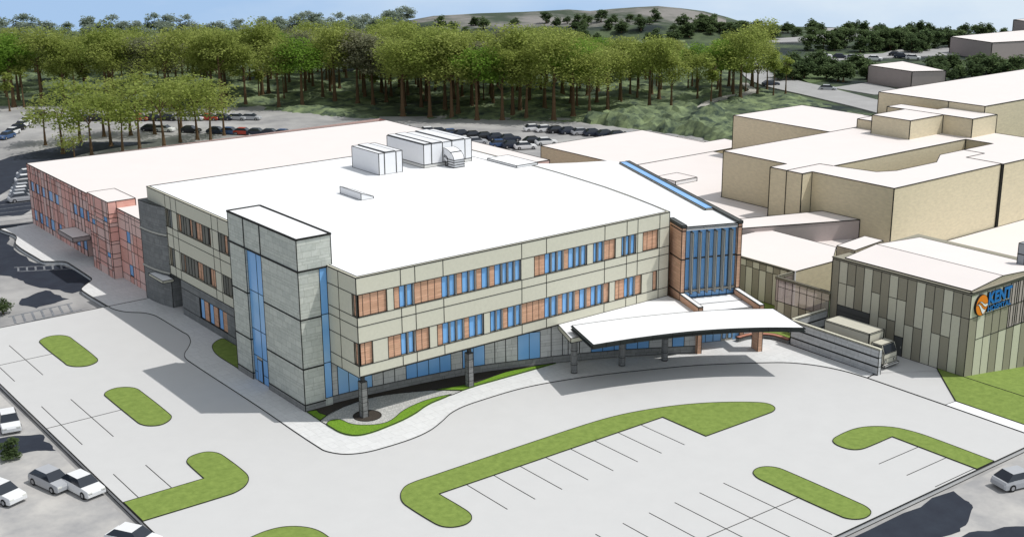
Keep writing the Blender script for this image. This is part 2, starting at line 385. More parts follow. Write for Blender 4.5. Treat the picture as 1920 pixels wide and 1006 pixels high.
# building and tree shadows painted on the pavement as dark patches, with worn hatching
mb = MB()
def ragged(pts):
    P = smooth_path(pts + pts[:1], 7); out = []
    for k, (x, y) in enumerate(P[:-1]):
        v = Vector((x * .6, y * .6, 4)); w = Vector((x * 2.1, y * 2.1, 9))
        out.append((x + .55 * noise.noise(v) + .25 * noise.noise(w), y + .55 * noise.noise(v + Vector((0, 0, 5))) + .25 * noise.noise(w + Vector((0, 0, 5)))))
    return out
mb.poly(ragged([(-40, 112), (4, 97), (-4.2, 94), (-6.2, 86), (-6, 74), (-3.6, 71), (-3.3, 61), (-4.4, 59.5), (-7, 58.7), (-10.2, 66), (-10.6, 70), (-13, 76.5), (-12, 86), (-16, 92), (-40, 98)]), -0.43, 'painted_shadow')
mb.poly(ragged([(-9.2, 62), (-8.2, 56.5), (-12.5, 55.5), (-13.5, 58), (-12.8, 60.5)]), -0.43, 'painted_shadow')
mb.poly(ragged([(1.0, 104), (12, 124), (10, 127), (-6, 108)]), -0.43, 'painted_shadow')
mb.poly(ragged([(0, 118), (24, 146), (42, 150), (30, 160), (12, 152), (-8, 132)]), -0.43, 'painted_shadow')
mb.poly(ragged([(-27, 14), (-24.2, 12.5), (-24.2, 17.2), (-28, 18.6), (-33, 18.2), (-31, 15)]), -0.43, 'painted_shadow')
mb.poly(ragged([(16, -41.9), (31.5, -41.9), (30, -44.5), (26, -46.2), (18, -45.4), (8, -46)]), -0.43, 'painted_shadow')
mb.poly(ragged([(26, -46.8), (31, -49.5), (34, -55), (20, -60), (14, -54), (19, -49)]), -0.43, 'painted_shadow')
tag(mb.build('painted_ground_shadow'), kind='structure')
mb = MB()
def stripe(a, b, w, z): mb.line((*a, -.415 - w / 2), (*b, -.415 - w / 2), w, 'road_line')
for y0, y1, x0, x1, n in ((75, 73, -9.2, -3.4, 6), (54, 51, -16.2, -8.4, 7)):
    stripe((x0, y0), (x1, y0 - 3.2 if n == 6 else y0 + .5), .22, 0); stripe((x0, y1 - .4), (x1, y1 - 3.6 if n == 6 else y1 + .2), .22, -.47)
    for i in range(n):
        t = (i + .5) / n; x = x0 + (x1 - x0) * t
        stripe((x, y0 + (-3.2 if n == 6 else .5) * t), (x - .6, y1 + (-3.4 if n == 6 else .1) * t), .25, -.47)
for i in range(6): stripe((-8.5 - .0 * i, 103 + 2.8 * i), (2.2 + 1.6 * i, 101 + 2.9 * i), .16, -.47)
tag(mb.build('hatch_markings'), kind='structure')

# new parking lot slab
mb = MB()
mb.prism([(-23.75, -41.4), (47.4, -41.4), (47.4, -31.45), (53.83, -24.82), (53.9, 4), (1.5, 4), (1.5, 49.1), (-23.75, 49.15)], -0.44, 0, 'asphalt', edges=0.08, vert=True)
lot = mb.build('parking_lot'); tag(lot, kind='structure')
mb = MB()
SEG = [(17.0, -29.8, 17.0, -41.04), (14.17, -29.8, 14.17, -41.04), (11.34, -29.8, 11.34, -41.04), (8.5, -29.8, 8.5, -41.04), (19.74, -35.4, 3, -35.4), (5.7, -29.8, 5.7, -41.04), (2.87, -29.8, 2.87, -41.04),
       (35.65, -35.52, 30.13, -35.52), (35.65, -38.35, 30.13, -38.35), (35.7, -41.1, 30.13, -41.1),
       (-19.5, 42.35, -19.5, 31.0), (-23.7, 36.7, -16.7, 36.7), (-22.35, 42.35, -22.35, 31.0), (-19.5, 22.6, -19.5, 11.27), (-22.36, 22.55, -22.36, 11.27), (-23.7, 16.9, -16.6, 16.9), (-22.39, 3.6, -22.39, -2.1), (-19.53, 3.6, -19.53, -2.1)]
SEG += [(0.05 + 2.835 * k, -16.75, 0.05 + 2.835 * k, -22.35) for k in range(8)]
for a, b, c, d in SEG: mb.line((a, b, 0.0), (c, d, 0.0), 0.055)
tag(mb.build('parking_lines', lot), kind='structure')

curb = [(-5.9, 48.89), (-5.83, 47.78), (-5.41, 46.3), (-4.76, 45.23), (-3.66, 44.09), (-3.15, 43.1), (-2.84, 41.85), (-2.73, 34.6), (-2.68, 33.3), (-3.03, 31.82), (-3.47, 30.68), (-4.48, 29.07), (-5.28, 27.99), (-5.83, 26.85), (-6.05, 25.32), (-5.95, 9.81), (-5.99, -3.14), (-5.53, -4.46), (-4.76, -5.39), (-3.42, -6.04), (-1.84, -6.26), (1.52, -6.2), (3.85, -5.66), (5.88, -4.63), (7.69, -3.54), (9.67, -2.95), (12.58, -2.75), (16.15, -2.74), (19.11, -3.15), (22.73, -4.08), (26, -5.2), (29.33, -6.55), (34.74, -9.0), (37.81, -10.82), (40.74, -12.79), (43.0, -14.6), (44.59, -16.91), (45.51, -19.64), (45.81, -22.34)]
cs = smooth_path(curb, 5)
mb = MB(); walk = cs + [(47.2, -22.0), (47.2, -10.5), (47, -1), (46, 8), (20, 8), (2, 8), (2, 49.0)]
mb.prism(walk, -0.2, 0.05, 'concrete', bottom=False)
mb.loop(cs, 0.05, 0.06, False)
mb.line((-5.9, 48.95, .05), (-.8, 49.0, .05), .07); mb.line((45.81, -22.34, .03), (45.81, -31.4, .03), .08); mb.line((45.81, -22.34, .05), (48.08, -21.98, .05), .07); mb.line((45.81, -31.4, .03), (45.74, -41.3, .03), .08)
tag(mb.build('sidewalk'), kind='structure')
mb = MB()
wl = smooth_path([(-0.0, 95.8), (-5.03, 95.46), (-4.37, 89.96), (-5.8, 85.21), (-5.73, 75.18), (-5.71, 74.4), (-5.4, 73.6), (-3.58, 72.1), (-3.27, 71.17), (-3.24, 70.45), (-3.31, 62.15), (-3.49, 61.34), (-3.96, 60.58), (-5.89, 58.24), (-6.15, 56.73), (-5.95, 48.97)], 4)
wl[1:2] = [(-5.4, 95.6)]
mb.prism(wl + [(3, 48.97), (3, 95.8)], -0.44, 0.045, 'concrete', bottom=False); mb.loop(wl[1:], .045, .09, False); mb.loop(wl[1:], -.1, .05, False)
tag(mb.build('service_walk'), kind='structure')
mb = MB(); mb.prism([(45.81, -31.36), (47.41, -31.45), (47.41, -70), (45.74, -70)], -0.3, 0.03, 'white_walk', edges=.05); tag(mb.build('white_footpath'), kind='structure')

# lawns, beds and islands
def patch(name, pts, z0, z1, key, label, cat, group=None, lw=0.055, sm_=True, n=5):
    P = smooth_path(pts, n, True) if sm_ else pts
    m_ = MB(); m_.prism(P, z0, z1, key, bottom=False); m_.loop(P, z1, lw)
    return tag(m_.build(name), label, cat, group)
gI = 'grass islands in the new car park'
patch('grass_island', [(-16.57, 41.18), (-15.99, 42.11), (-15.0, 42.5), (-14.0, 42.1), (-13.41, 41.06), (-13.34, 39.59), (-13.4, 32.28), (-13.75, 31.2), (-14.9, 30.62), (-15.94, 31.05), (-16.55, 32.02), (-16.6, 33.04)], -.1, .06, 'lawn', 'oval grass island at the far left corner of the light grey car park', 'lawn island', gI)
patch('grass_island', [(-16.57, 20.7), (-16.48, 21.68), (-15.9, 22.34), (-14.96, 22.6), (-14.0, 22.14), (-13.43, 21.25), (-13.33, 19.96), (-13.42, 12.65), (-13.68, 11.9), (-14.36, 11.25), (-15.2, 11.01), (-16.05, 11.47), (-16.5, 12.38), (-16.57, 13.3)], -.1, .06, 'lawn', 'middle oval grass island facing the dark tower shadow', 'lawn island', gI)
patch('grass_island', [(-16.6, 1.2), (-16.45, 2.0), (-15.9, 2.66), (-14.97, 2.88), (-14.17, 2.68), (-13.6, 1.91), (-13.45, 0.85), (-13.45, -3.17), (-13.75, -4.46), (-14.6, -5.54), (-15.68, -6.1), (-16.56, -6.21), (-23.7, -6.2), (-23.7, -2.12), (-16.7, -2.08)], -.1, .06, 'lawn', 'hooked grass island running off the left rim of the car park slab', 'lawn island', gI)
patch('grass_island', [(-20.6, -15.3), (-18.84, -14.1), (-17.73, -13.79), (-16.67, -13.7), (-15.57, -13.9), (-14.65, -14.47), (-13.92, -15.37), (-13.58, -16.34), (-13.5, -17.45), (-13.63, -19.48), (-14.2, -20.7), (-15.44, -21.45), (-20.5, -21.4)], -.1, .06, 'lawn', 'grass island cut off by the bottom edge of the photo', 'lawn island', gI)
patch('grass_island', [(-2.77, -16.79), (-2.67, -20.26), (-2.77, -21.2), (-3.1, -21.85), (-3.6, -22.25), (-4.29, -22.4), (-5.14, -22.15), (-5.7, -21.53), (-5.9, -20.6), (-6.0, -16.9), (-5.83, -15.95), (-5.4, -15.1), (-4.83, -14.4), (-4.04, -13.85), (-2.97, -13.66), (-1.58, -13.65), (13.52, -13.52), (17.11, -13.58), (19.42, -13.79), (21.79, -14.26), (25.02, -15.27), (27.8, -16.54), (30.27, -18.12), (32.45, -19.99), (32.86, -20.89), (32.55, -21.78), (31.84, -22.2), (30.96, -22.28), (22.68, -22.28), (22.66, -16.72)], -.1, .06, 'lawn', 'longest grass island, a hooked strip with a wide triangular end, along the entrance drive', 'lawn island', gI)
patch('grass_island', [(30.88, -29.98), (31.6, -29.7), (33.86, -29.54), (35.27, -29.79), (36.6, -30.56), (37.62, -31.78), (38.07, -33.17), (38.26, -34.73), (38.26, -41.35), (35.72, -41.35), (35.7, -32.78), (31.9, -32.81), (31.04, -32.61), (30.53, -32.1), (30.35, -31.2), (30.48, -30.5)], -.1, .06, 'lawn', 'bent grass island ending at the right rim of the car park slab', 'lawn island', gI)
patch('grass_island', [(19.98, -30.62), (20.45, -29.95), (21.2, -29.68), (21.98, -29.85), (22.56, -30.44), (22.78, -31.26), (22.79, -39.38), (22.65, -40.1), (22.3, -40.63), (21.69, -40.92), (20.85, -40.92), (20.18, -40.5), (19.84, -39.75), (19.82, -31.47)], -.1, .06, 'lawn', 'straight sausage-shaped grass island beside the right-hand stalls', 'lawn island', gI)
mb = MB()
g = [[(47.4, -31.45, .05), (53.83, -24.82, .05), (53.62, -28.2, .05), (53.4, -75, .05), (47.4, -75, .05)],
     [(53.62, -28.2, .05), (58, -28.2, -.55), (66, -28.2, -1.7), (66, -75, -1.7), (58, -75, -.55), (53.4, -75, .05)],
     [(66, -28.2, -1.7), (110, -28.2, -2), (110, -75, -2), (66, -75, -1.7)]]
for q in g: mb.face(q, 'lawn')
mb.line((53.6, -28.2, .05), (53.4, -75, .05), .07); mb.line((47.4, -31.45, .05), (53.83, -24.82, .05), .08); mb.line((47.41, -31.45, .05), (47.4, -75, .05), .07)
tag(mb.build('lawn'), kind='structure')
patch('grass_bed', [(-2.34, 27.54), (-1.92, 28.34), (-1.34, 28.98), (-0.74, 29.4), (-0.22, 29.56), (-0.06, 29.11), (-0.06, 19.72), (-2.95, 19.72), (-2.97, 24.27), (-2.79, 25.91)], 0, .09, 'lawn', 'small rounded grass bed left of the stone stair tower', 'lawn bed')
patch('courtyard_lawn', [(46.6, -8.0), (47.3, -8.8), (47.75, -10.3), (50.5, -10.6), (50.0, -6.5), (46.8, -6.0)], 0, .1, 'lawn', 'little lawn behind the curved brick seat by the dock wall', 'lawn bed', sm_=False)
patch('courtyard_lawn', [(53.8, -3.3), (56.3, -3.3), (56.3, 3.5), (54.6, 3.0)], 0, .1, 'lawn', 'strip of lawn at the foot of the striped low wing', 'lawn bed', sm_=False)
patch('mulch_bed', [(-2.95, 5.24), (-2.07, 4.82), (-2.22, 4.11), (-1.94, 3.13), (0.31, 4.0), (2.36, 4.32), (4.22, 4.28), (6.4, 3.65), (8.4, 2.72), (10.23, 1.89), (12.77, 1.27), (13.99, 1.06), (16.3, 1.36), (17.85, 1.53), (18.9, 1.48), (21.5, 0.98), (23.7, 0.62), (22, 2), (12, 5), (2, 6)], 0, .07, 'mulch', 'dark bark bed along the curved stone ground floor', 'planting bed', sm_=False)
patch('paver_plaza', [(-3.03, 2.46), (-1.78, 3.31), (0.34, 4.04), (2.39, 4.37), (4.25, 4.33), (6.43, 3.7), (8.43, 2.77), (9.87, 1.95), (11.65, 0.3), (10.22, 0.05), (8.62, 0.12), (5.13, -0.3), (2.68, -1.59), (1.55, -2.01), (0.63, -1.94), (-0.28, -1.47), (-1.04, -0.76), (-1.49, 0.08), (-1.57, 0.97), (-1.87, 1.5), (-2.45, 1.6), (-3.0, 1.19)], 0, .085, 'paver', 'leaf-shaped plaza of small grey pavers under the overhanging corner', 'plaza', n=4)
patch('groundcover_bed', [(-2.99, 1.27), (-2.65, 1.66), (-2.15, 1.82), (-1.66, 1.64), (-1.38, 1.08), (-1.28, 0.24), (-0.91, -0.54), (-0.15, -1.25), (0.77, -1.72), (1.69, -1.79), (2.67, -1.41), (4.11, -0.52), (5.44, -0.02), (7.21, 0.34), (8.78, 0.35), (10.25, 0.09), (9.21, -0.17), (7.57, -0.48), (6.36, -0.93), (5.03, -1.6), (3.26, -2.22), (1.14, -2.67), (-0.79, -2.9), (-1.96, -2.69), (-2.61, -2.02), (-2.95, -1.01), (-3.01, 0.31)], 0, .16, 'cover', 'curling bright green groundcover bed round the paver plaza', 'planting bed', n=4)
patch('groundcover_bed', [(9.6, 2.1), (10.27, 1.94), (12.77, 1.27), (13.99, 1.06), (16.3, 1.36), (17.85, 1.53), (18.9, 1.46), (21.58, 0.97), (23.79, 0.4), (18.55, 0.40), (13.77, 0.45), (11.67, 0.3)], 0, .15, 'cover', 'narrow green groundcover strip along the walk behind the second square column', 'planting bed', sm_=False)
patch('groundcover_bed', [(-2.98, 5.12), (-2.07, 4.82), (-2.22, 4.11), (-1.95, 3.11), (-3.03, 2.46)], 0, .14, 'cover', 'small green groundcover wedge at the foot of the stair tower', 'planting bed', sm_=False)
patch('mulch_ring', [(1.05 + 1.33 * math.cos(a * math.pi / 14), .75 + 1.33 * math.sin(a * math.pi / 14)) for a in range(28)], 0, .11, 'mulch', 'round bark ring at the foot of the corner column', 'planting bed', sm_=False)

# ------------------------------------------------------------------ main wing
wing = thing('hospital_wing', 'beige three-storey wing with white roof, strip windows and an overhanging corner', 'building')
z1, zs2, zh2, zm, zs3, zh3, zt = 4.487, 5.5, 7.7, 9.31, 10.2, 12.36, 14.0
front = Wall((0, 0), (1, 0), (0, -1))
up = [[('w', .02, 3.22, [.7, 1.51, 2.33])],
      [('w', 3.98, 4.66), ('g', 4.68, 5.26), ('f', 5.38), ('g', 5.5, 6.06), ('f', 6.18), ('w', 6.32, 9.44, [7.08, 7.85, 8.62]), ('g', 9.47, 10.11), ('f', 10.2), ('g', 10.31, 10.92), ('f', 11.03), ('w', 11.17, 11.8), ('g', 11.84, 12.5), ('f', 12.58), ('g', 12.67, 13.28), ('f', 13.37), ('w', 13.46, 14.15), ('g', 14.17, 14.86), ('f', 14.95), ('w', 15.07, 15.72), ('g', 15.75, 16.42), ('f', 16.55), ('g', 16.68, 17.2), ('f', 17.3), ('g', 17.41, 18.0), ('f', 18.13), ('g', 18.26, 18.85), ('f', 18.93)],
      [('w', 20.62, 22.06, [21.33]), ('g', 22.09, 22.7), ('f', 22.83), ('g', 22.96, 23.5), ('f', 23.63), ('g', 23.76, 24.3), ('f', 24.42), ('w', 24.55, 25.18), ('g', 25.2, 25.85), ('f', 26.0), ('g', 26.13, 26.64), ('f', 26.77), ('g', 26.9, 27.45), ('f', 27.58)],
      [('g', 28.46, 28.98), ('f', 29.12), ('g', 29.25, 29.78), ('f', 29.92), ('w', 30.05, 31.55, [30.77])],
      [('g', 32.42, 32.84), ('f', 32.97), ('g', 33.1, 33.55), ('f', 33.7), ('g', 33.84, 34.35), ('f', 34.5)],
      [('w', 35.5, 37.75, [36.23, 36.99])]]
lo = [[('w', .02, 1.5, [.73])],
      [('w', 3.19, 4.68, [3.89]), ('g', 4.71, 5.25), ('f', 5.4), ('g', 5.54, 6.05), ('f', 6.2), ('w', 6.37, 7.82, [7.02])],
      [('w', 8.73, 9.42), ('g', 9.44, 10.11), ('f', 10.22), ('g', 10.33, 10.91), ('f', 11.03), ('g', 11.16, 11.76), ('f', 11.85), ('w', 11.93, 12.56), ('g', 12.6, 13.32), ('f', 13.42), ('g', 13.52, 14.15), ('f', 14.24)],
      [('g', 15.05, 15.72), ('f', 15.81), ('g', 15.91, 16.46), ('f', 16.55), ('w', 16.65, 17.3), ('g', 17.37, 18.09), ('f', 18.2), ('g', 18.3, 18.84), ('f', 18.93), ('w', 19.03, 22.05, [19.74, 20.5, 21.3]), ('g', 22.07, 22.67), ('f', 22.8), ('g', 22.92, 23.55), ('f', 23.65), ('w', 23.76, 24.39), ('g', 24.42, 25.03), ('f', 25.15), ('g', 25.27, 25.81), ('f', 25.93), ('w', 26.04, 26.7), ('g', 26.77, 27.42), ('f', 27.55), ('w', 27.69, 28.28), ('g', 28.3, 28.9), ('f', 29.05), ('g', 29.2, 29.78), ('f', 29.9), ('w', 30.0, 30.75)],
      [('w', 31.57, 33.0, [32.25]), ('g', 33.02, 33.5), ('f', 33.63), ('g', 33.76, 34.32), ('f', 34.43), ('w', 34.54, 35.42)],
      [('w', 37.08, 37.7)]]
def ext(segs):
    us = [x for s in segs for x in (s[1:3] if s[0] != 'f' else (s[1],))]; return (min(us), max(us))
wm = MB()
bands(front, wm, [4.77, 6.36, 9.55, 19.02, 22.19, 30.04, 33.16, 34.73, 37.95], [z1, zs2, zh2, zm, zs3, zh3, zt - .03], {1: [ext(s) for s in lo], 4: [ext(s) for s in up]}, 0, 39.42, 'beige')
for s in up: strip_window(front, wing, wm, s, zs3, zh3)
for s in lo: strip_window(front, wing, wm, s, zs2, zh2)
# the side wall, u runs from the far end (Y 48.63) towards the viewer
side = Wall((0, 48.63), (0, -1), (-1, 0))
Y = lambda y: 48.63 - y
sup = [[('w', Y(43.1), Y(42.9)), ('f', Y(42.6)), ('f', Y(42.1)), ('g', Y(42.0), Y(41.55))],
       [('w', Y(40.1), Y(39.3)), ('f', Y(38.9)), ('f', Y(38.2)), ('f', Y(37.5)), ('w', Y(36.9), Y(36.2)), ('f', Y(35.8)), ('w', Y(35.2), Y(33.6), [Y(34.4)]), ('f', Y(33.2)), ('f', Y(32.5)), ('w', Y(31.8), Y(31.1), [Y(31.4)])],
       [('f', Y(29.0)), ('f', Y(28.3)), ('w', Y(27.9), Y(26.9)), ('f', Y(26.7)), ('g', Y(26.5), Y(25.4))]]
slo = [[('w', Y(43.0), Y(42.7)), ('f', Y(42.3)), ('g', Y(42.0), Y(41.6))],
       [('f', Y(39.75)), ('w', Y(39.4), Y(38.8)), ('f', Y(38.5)), ('f', Y(37.7)), ('f', Y(36.9)), ('f', Y(36.1)), ('w', Y(35.6), Y(34.1), [Y(34.9)]), ('f', Y(33.7)), ('f', Y(32.9)), ('w', Y(32.2), Y(30.5), [Y(31.6), Y(31.0)])],
       [('f', Y(28.6)), ('f', Y(27.9)), ('f', Y(27.3)), ('w', Y(27.0), Y(26.4)), ('g', Y(26.2), Y(25.4))]]
bands(side, wm, [Y(43.27), Y(41.63), Y(40.11), Y(30.58), Y(28.98), Y(3.2)], [z1 - .12, zs2, zh2, zm, zs3, zh3, zt - .03], {1: [ext(s) for s in slo] + [(Y(.78), Y(0) + .001)], 4: [ext(s) for s in sup] + [(Y(.78), Y(0) + .001)]}, 0, 48.63, 'beige')
for s in sup: strip_window(side, wing, wm, s, zs3, zh3, depth=.34, finkey='fin', findepth=.36)
for s in slo: strip_window(side, wing, wm, s, zs2, zh2, depth=.34, finkey='fin', findepth=.36)
for za, zb in ((zs2, zh2), (zs3, zh3)):          # glazing that turns the corner
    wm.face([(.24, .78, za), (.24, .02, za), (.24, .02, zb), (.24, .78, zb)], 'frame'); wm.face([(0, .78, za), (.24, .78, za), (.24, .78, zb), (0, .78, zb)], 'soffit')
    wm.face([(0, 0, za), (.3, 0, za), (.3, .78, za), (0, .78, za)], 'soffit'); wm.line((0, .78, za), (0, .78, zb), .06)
    m_ = MB(); m_.box((.02 + .12, .14, za + .03), (.23, .7, zb - .02), 'wood', edges=.04); m_.build('wood_panel', wing)
ROOF = [(0, 0), (39.42, 0), (40.2, 3.5), (41.28, 8.5), (42.1, 13.5), (42.6, 18.5), (43.0, 23), (43.24, 27.87), (43.3, 35), (43.3, 48.63), (0, 48.63)]
wm.prism([p for p in ROOF], zt - .03, zt, 'beige', 'beige', edges=.07, vert=False, bottom=False, low=False)
wm.face([(*p, z1 - .0) for p in ((0.0, 0.0), (39.42, 0), (39.42, .6), (0.6, .6))], 'soffit')
for i in range(2, 9): a, b = ROOF[i - 1], ROOF[i]; wm.face([(*a, 5), (*b, 5), (*b, zt - .03), (*a, zt - .03)], 'beige')
wm.face([(43.3, 48.63, 0), (0, 48.63, 0), (0, 48.63, zt - .03), (43.3, 48.63, zt - .03)], 'beige')
wm.line((0, 0, z1), (0, 0, zs2), .07); wm.line((0, 0, zh2), (0, 0, zs3), .07); wm.line((0, 0, zh3), (0, 0, zt), .07); wm.line((39.42, 0, z1), (39.42, 0, zt), .07)
wm.build('wall', wing)
m_ = MB(); IN = [(.32, .32), (39.2, .32), (40.0, 3.5), (41.0, 8.5), (41.85, 13.5), (42.35, 18.5), (42.75, 23), (42.95, 27.87), (43.0, 35), (43.0, 48.35), (.32, 48.35)]
m_.poly(IN, zt + .02, 'white_roof'); m_.loop(IN, zt + .02, .06)
m_.line((40.6, 28.7, zt + .02), (40.6, 44, zt + .02), .07)
m_.build('roof', wing)
m_ = MB()                                        # recessed soffit under the overhang
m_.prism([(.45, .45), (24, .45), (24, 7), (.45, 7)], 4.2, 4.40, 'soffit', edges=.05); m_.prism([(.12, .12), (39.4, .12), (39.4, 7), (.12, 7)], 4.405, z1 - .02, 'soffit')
m_.build('soffit', wing)
arc = [(0, 5.45), (2.75, 5.3), (6.42, 4.9), (9.06, 4.55), (12.1, 4.08), (15.1, 3.5), (17.3, 2.88), (19.34, 2.16), (21.7, 1.33), (24.18, .45), (26.3, -.4), (28.4, -1.35), (30.5, -2.3), (34, -4.3), (37.6, -6.4)]
sw = MB()
def arc_at(x):
    for (xa, ya), (xb, yb) in zip(arc, arc[1:]):
        if xa <= x <= xb + 1e-6: return ya + (yb - ya) * (x - xa) / (xb - xa)
    return arc[-1][1]
for (xa, ya), (xb, yb) in zip(arc, arc[1:]):
    sw.face([(xa, ya, 0), (xb, yb, 0), (xb, yb, .85), (xa, ya, .85)], 'plinth'); sw.face([(xa, ya, .85), (xb, yb, .85), (xb, yb, 4.39), (xa, ya, 4.39)], 'midstone')
    sw.line((xa, ya, .85), (xb, yb, .85), .06); sw.line((xa, ya, .05), (xb, yb, .05), .07)
for x in (5.52, 6.76, 17.6, 18.7, 23.4, 24.57, 25.15, 26.31, 34.5): sw.line((x, arc_at(x) - .01, .85), (x, arc_at(x) - .01, 4.4), .06)
sw.build('stone_wall', wing)
def shop(xs, key, z0=.87, ztop=4.36):
    for xa, xb in zip(xs, xs[1:]):
        n = Vector((arc_at(xb) - arc_at(xa), -(xb - xa))).normalized()
        w = Wall((xa, arc_at(xa)), (xb - xa, arc_at(xb) - arc_at(xa)), n); L = math.hypot(xb - xa, arc_at(xb) - arc_at(xa))
        m_ = MB(); w.slab(m_, 0, L, z0, ztop, -.03, .06, key); w.rect(m_, 0, L, z0, ztop, .05, -.03); m_.build('shopfront_window', wing)
shop([.67, 1.82, 2.9, 4.32], 'pale_glass'); shop([8.0, 9.2, 10.45, 11.68, 12.9], 'glass'); shop([14.17, 15.35, 16.53], 'glass'); shop([19.94, 21.12, 22.25], 'pale_glass', ztop=3.75)
shop([27.48, 28.62, 29.79, 30.94, 32.04, 33.11], 'glass', ztop=2.3); shop([35.31, 36.41], 'glass', ztop=2.3)
for cx, cy in ((.72, .78), (12.98, .82)):
    m_ = MB(); m_.box((cx - .3, cy - .3, 0.0), (cx + .3, cy + .3, 3.66), 'colstone', edges=.045); m_.box((cx - .16, cy - .16, 3.66), (cx + .16, cy + .16, 4.3), 'frame')
    for z in (.75, 1.6, 2.2, 3.0): m_.loop([(cx - .3, cy - .3), (cx + .3, cy - .3), (cx + .3, cy + .3), (cx - .3, cy + .3)], z, .03)
    m_.build('column', wing)
# flat entrance roof reaching out to the canopy
m_ = MB(); m_.prism([(23.73, -.02), (22.0, -4.1), (25.0, -4.55), (30, -5.2), (37.35, -6.9), (39.1, -2.3), (39.42, -.02)], 4.0, 4.48, 'beige', 'white_roof', edges=.06); m_.build('entrance_roof', wing)
# ground floor of the side wall
gs = Wall((-.03, 40.4), (0, -1), (-1, 0)); yu = lambda y: 40.4 - y
m_ = MB(); ops = [(yu(35.55), yu(28.3))]
bands(gs, m_, [], [0, .93, 3.38, 4.36], {1: ops}, 0, 40.4 - 19.7, 'darkstone', .05)
m_.face([(-.03, 40.4, 0), (6, 40.4, 0), (6, 40.4, 4.36), (-.03, 40.4, 4.36)], 'darkstone')
gs.opening(m_, *ops[0], .93, 3.38, .2, 'frame'); gs.quad(m_, *ops[0], .93, 3.38, 'frame', .2); m_.build('side_stone_wall', wing)
y = 35.4
for i in range(3):
    b_ = MB(); gs.slab(b_, yu(y - .15), yu(y - 1.15), 1.0, 3.32, .1, .18, 'glass'); gs.rect(b_, yu(y - .15), yu(y - 1.15), 1.0, 3.32, .05, .1); b_.build('window', wing)
    b_ = MB(); gs.slab(b_, yu(y - 1.17), yu(y - 2.35), 1.0, 3.32, .05, .18, 'wood'); gs.rect(b_, yu(y - 1.17), yu(y - 2.35), 1.0, 3.32, .05, .05); b_.build('wood_panel', wing)
    y -= 2.42
# curved dark stone bay at the far end, with its little door canopy
bay = [(-.86, 49.42), (-.82, 47.8), (-.68, 46.2), (-.42, 44.8), (.02, 43.45)]
m_ = MB(); m_.prism(bay + [(1.4, 43.45), (1.4, 49.42)], 0, 12.4, 'darkstone', 'coping', edges=.06, vert=False)
for p in (bay[0], bay[-1], (1.4, 43.45)): m_.line((*p, 0), (*p, 12.4 if p[0] < 1 else 4.3), .06)
for z in (9.0, 4.35):
    for p, q in zip(bay, bay[1:]):
        m_.line((p[0] - .04, p[1], z), (q[0] - .04, q[1], z), .2, 'fin'); m_.line((p[0] - .05, p[1], z - .16), (q[0] - .05, q[1], z - .16), .09)
m_.build('stone_bay', wing)
m_ = MB(); m_.box((-1.5, 42.25, 3.65), (-.15, 46.5, 3.95), 'beige', 'white_roof', edges=.06); m_.build('door_canopy', wing)

# ------------------------------------------------------------------ stair tower
tow = thing('stair_tower', 'grey-green stone stair tower with tall blue glass slots', 'tower')
X0, X1, Y0, Y1 = -3.02, .57, 5.28, 19.66
m_ = MB()
def stonebox(x0, x1, y0, y1):
    m_.box((x0, y0, .71), (x1, y1, 13.9), 'stone'); m_.box((x0 - .03, y0 - .03, 0), (x1, y1 + .03, .70), 'plinth')
stonebox(X0, -.82, Y0 + .02, 12.7); m_.box((-.82, Y0 + .35, 0), (.5, 12.6, 13.9), 'stone'); stonebox(X0, .5, 16.2, Y1); m_.box((-2.6, 12.5, 0), (.5, 16.4, 13.9), 'darkstone')
m_.box((X0, Y0, 13.9), (X1, Y1, 16.95), 'stone', 'white_roof')
rect = [(X0, Y0), (X1, Y0), (X1, Y1), (X0, Y1)]
for z, w in ((16.97, .17), (13.9, .15)):
    m_.loop([(X0 - .02, Y0 - .02), (X1 + .02, Y0 - .02), (X1 + .02, Y1 + .02), (X0 - .02, Y1 + .02)], z, w)
for z, w in ((9.19, .12), (4.32, .12), (.71, .10)):
    m_.line((X0 - .01, Y0, z), (-.8, Y0, z), w); m_.line((X0, Y0, z), (X0, 12.7, z), w); m_.line((X0, 16.2, z), (X0, Y1, z), w); m_.line((X0, 16.2, z), (-2.7, 16.2, z), w)
for y in (16.2, 12.7): m_.line((X0, y, 13.9), (X0, y, 16.95), .12); m_.line((X0, y, 0), (X0, y, 13.9), .06)
for p in ((X0, Y0), (X1, Y0), (X0, Y1)): m_.line((*p, 0 if p[0] < 0 else 14), (*p, 16.95), .07)
m_.line((X0, Y0, .03), (X0, 12.7, .03), .08); m_.line((X0, 16.2, .03), (X0, Y1, .03), .08); m_.line((X0, Y0, .05), (-.8, Y0, .05), .08)
m_.build('stone_cladding', tow)
wt = Wall((-2.8, 16.2), (0, -1), (-1, 0))
ws = [(0.0, 1.95), (1.95, 3.5)]
for i, (za, zb, key) in enumerate(((2.75, 5.6, 'glass'), (5.6, 9.6, 'pale_glass'), (9.6, 13.85, 'glass'))):
    for ua, ub in ws:
        b_ = MB(); wt.slab(b_, ua, ub, za, zb, 0, .1, key); wt.rect(b_, ua, ub, za, zb, .05); b_.build('window', tow)
for ua, ub in ((0, .75), (1.95, 3.5)):
    b_ = MB(); wt.slab(b_, ua, ub, .05, 2.75, 0, .1, 'glass'); wt.rect(b_, ua, ub, .05, 2.75, .05); wt.line(b_, ua, 1.0, ub, 1.0, .05); b_.build('window', tow)
b_ = MB(); wt.slab(b_, .78, 1.92, .05, 2.55, -.06, .1, 'frame'); wt.slab(b_, .78, 1.92, 2.55, 2.75, -.06, .1, 'fin'); d_ = b_.build('door', tow)
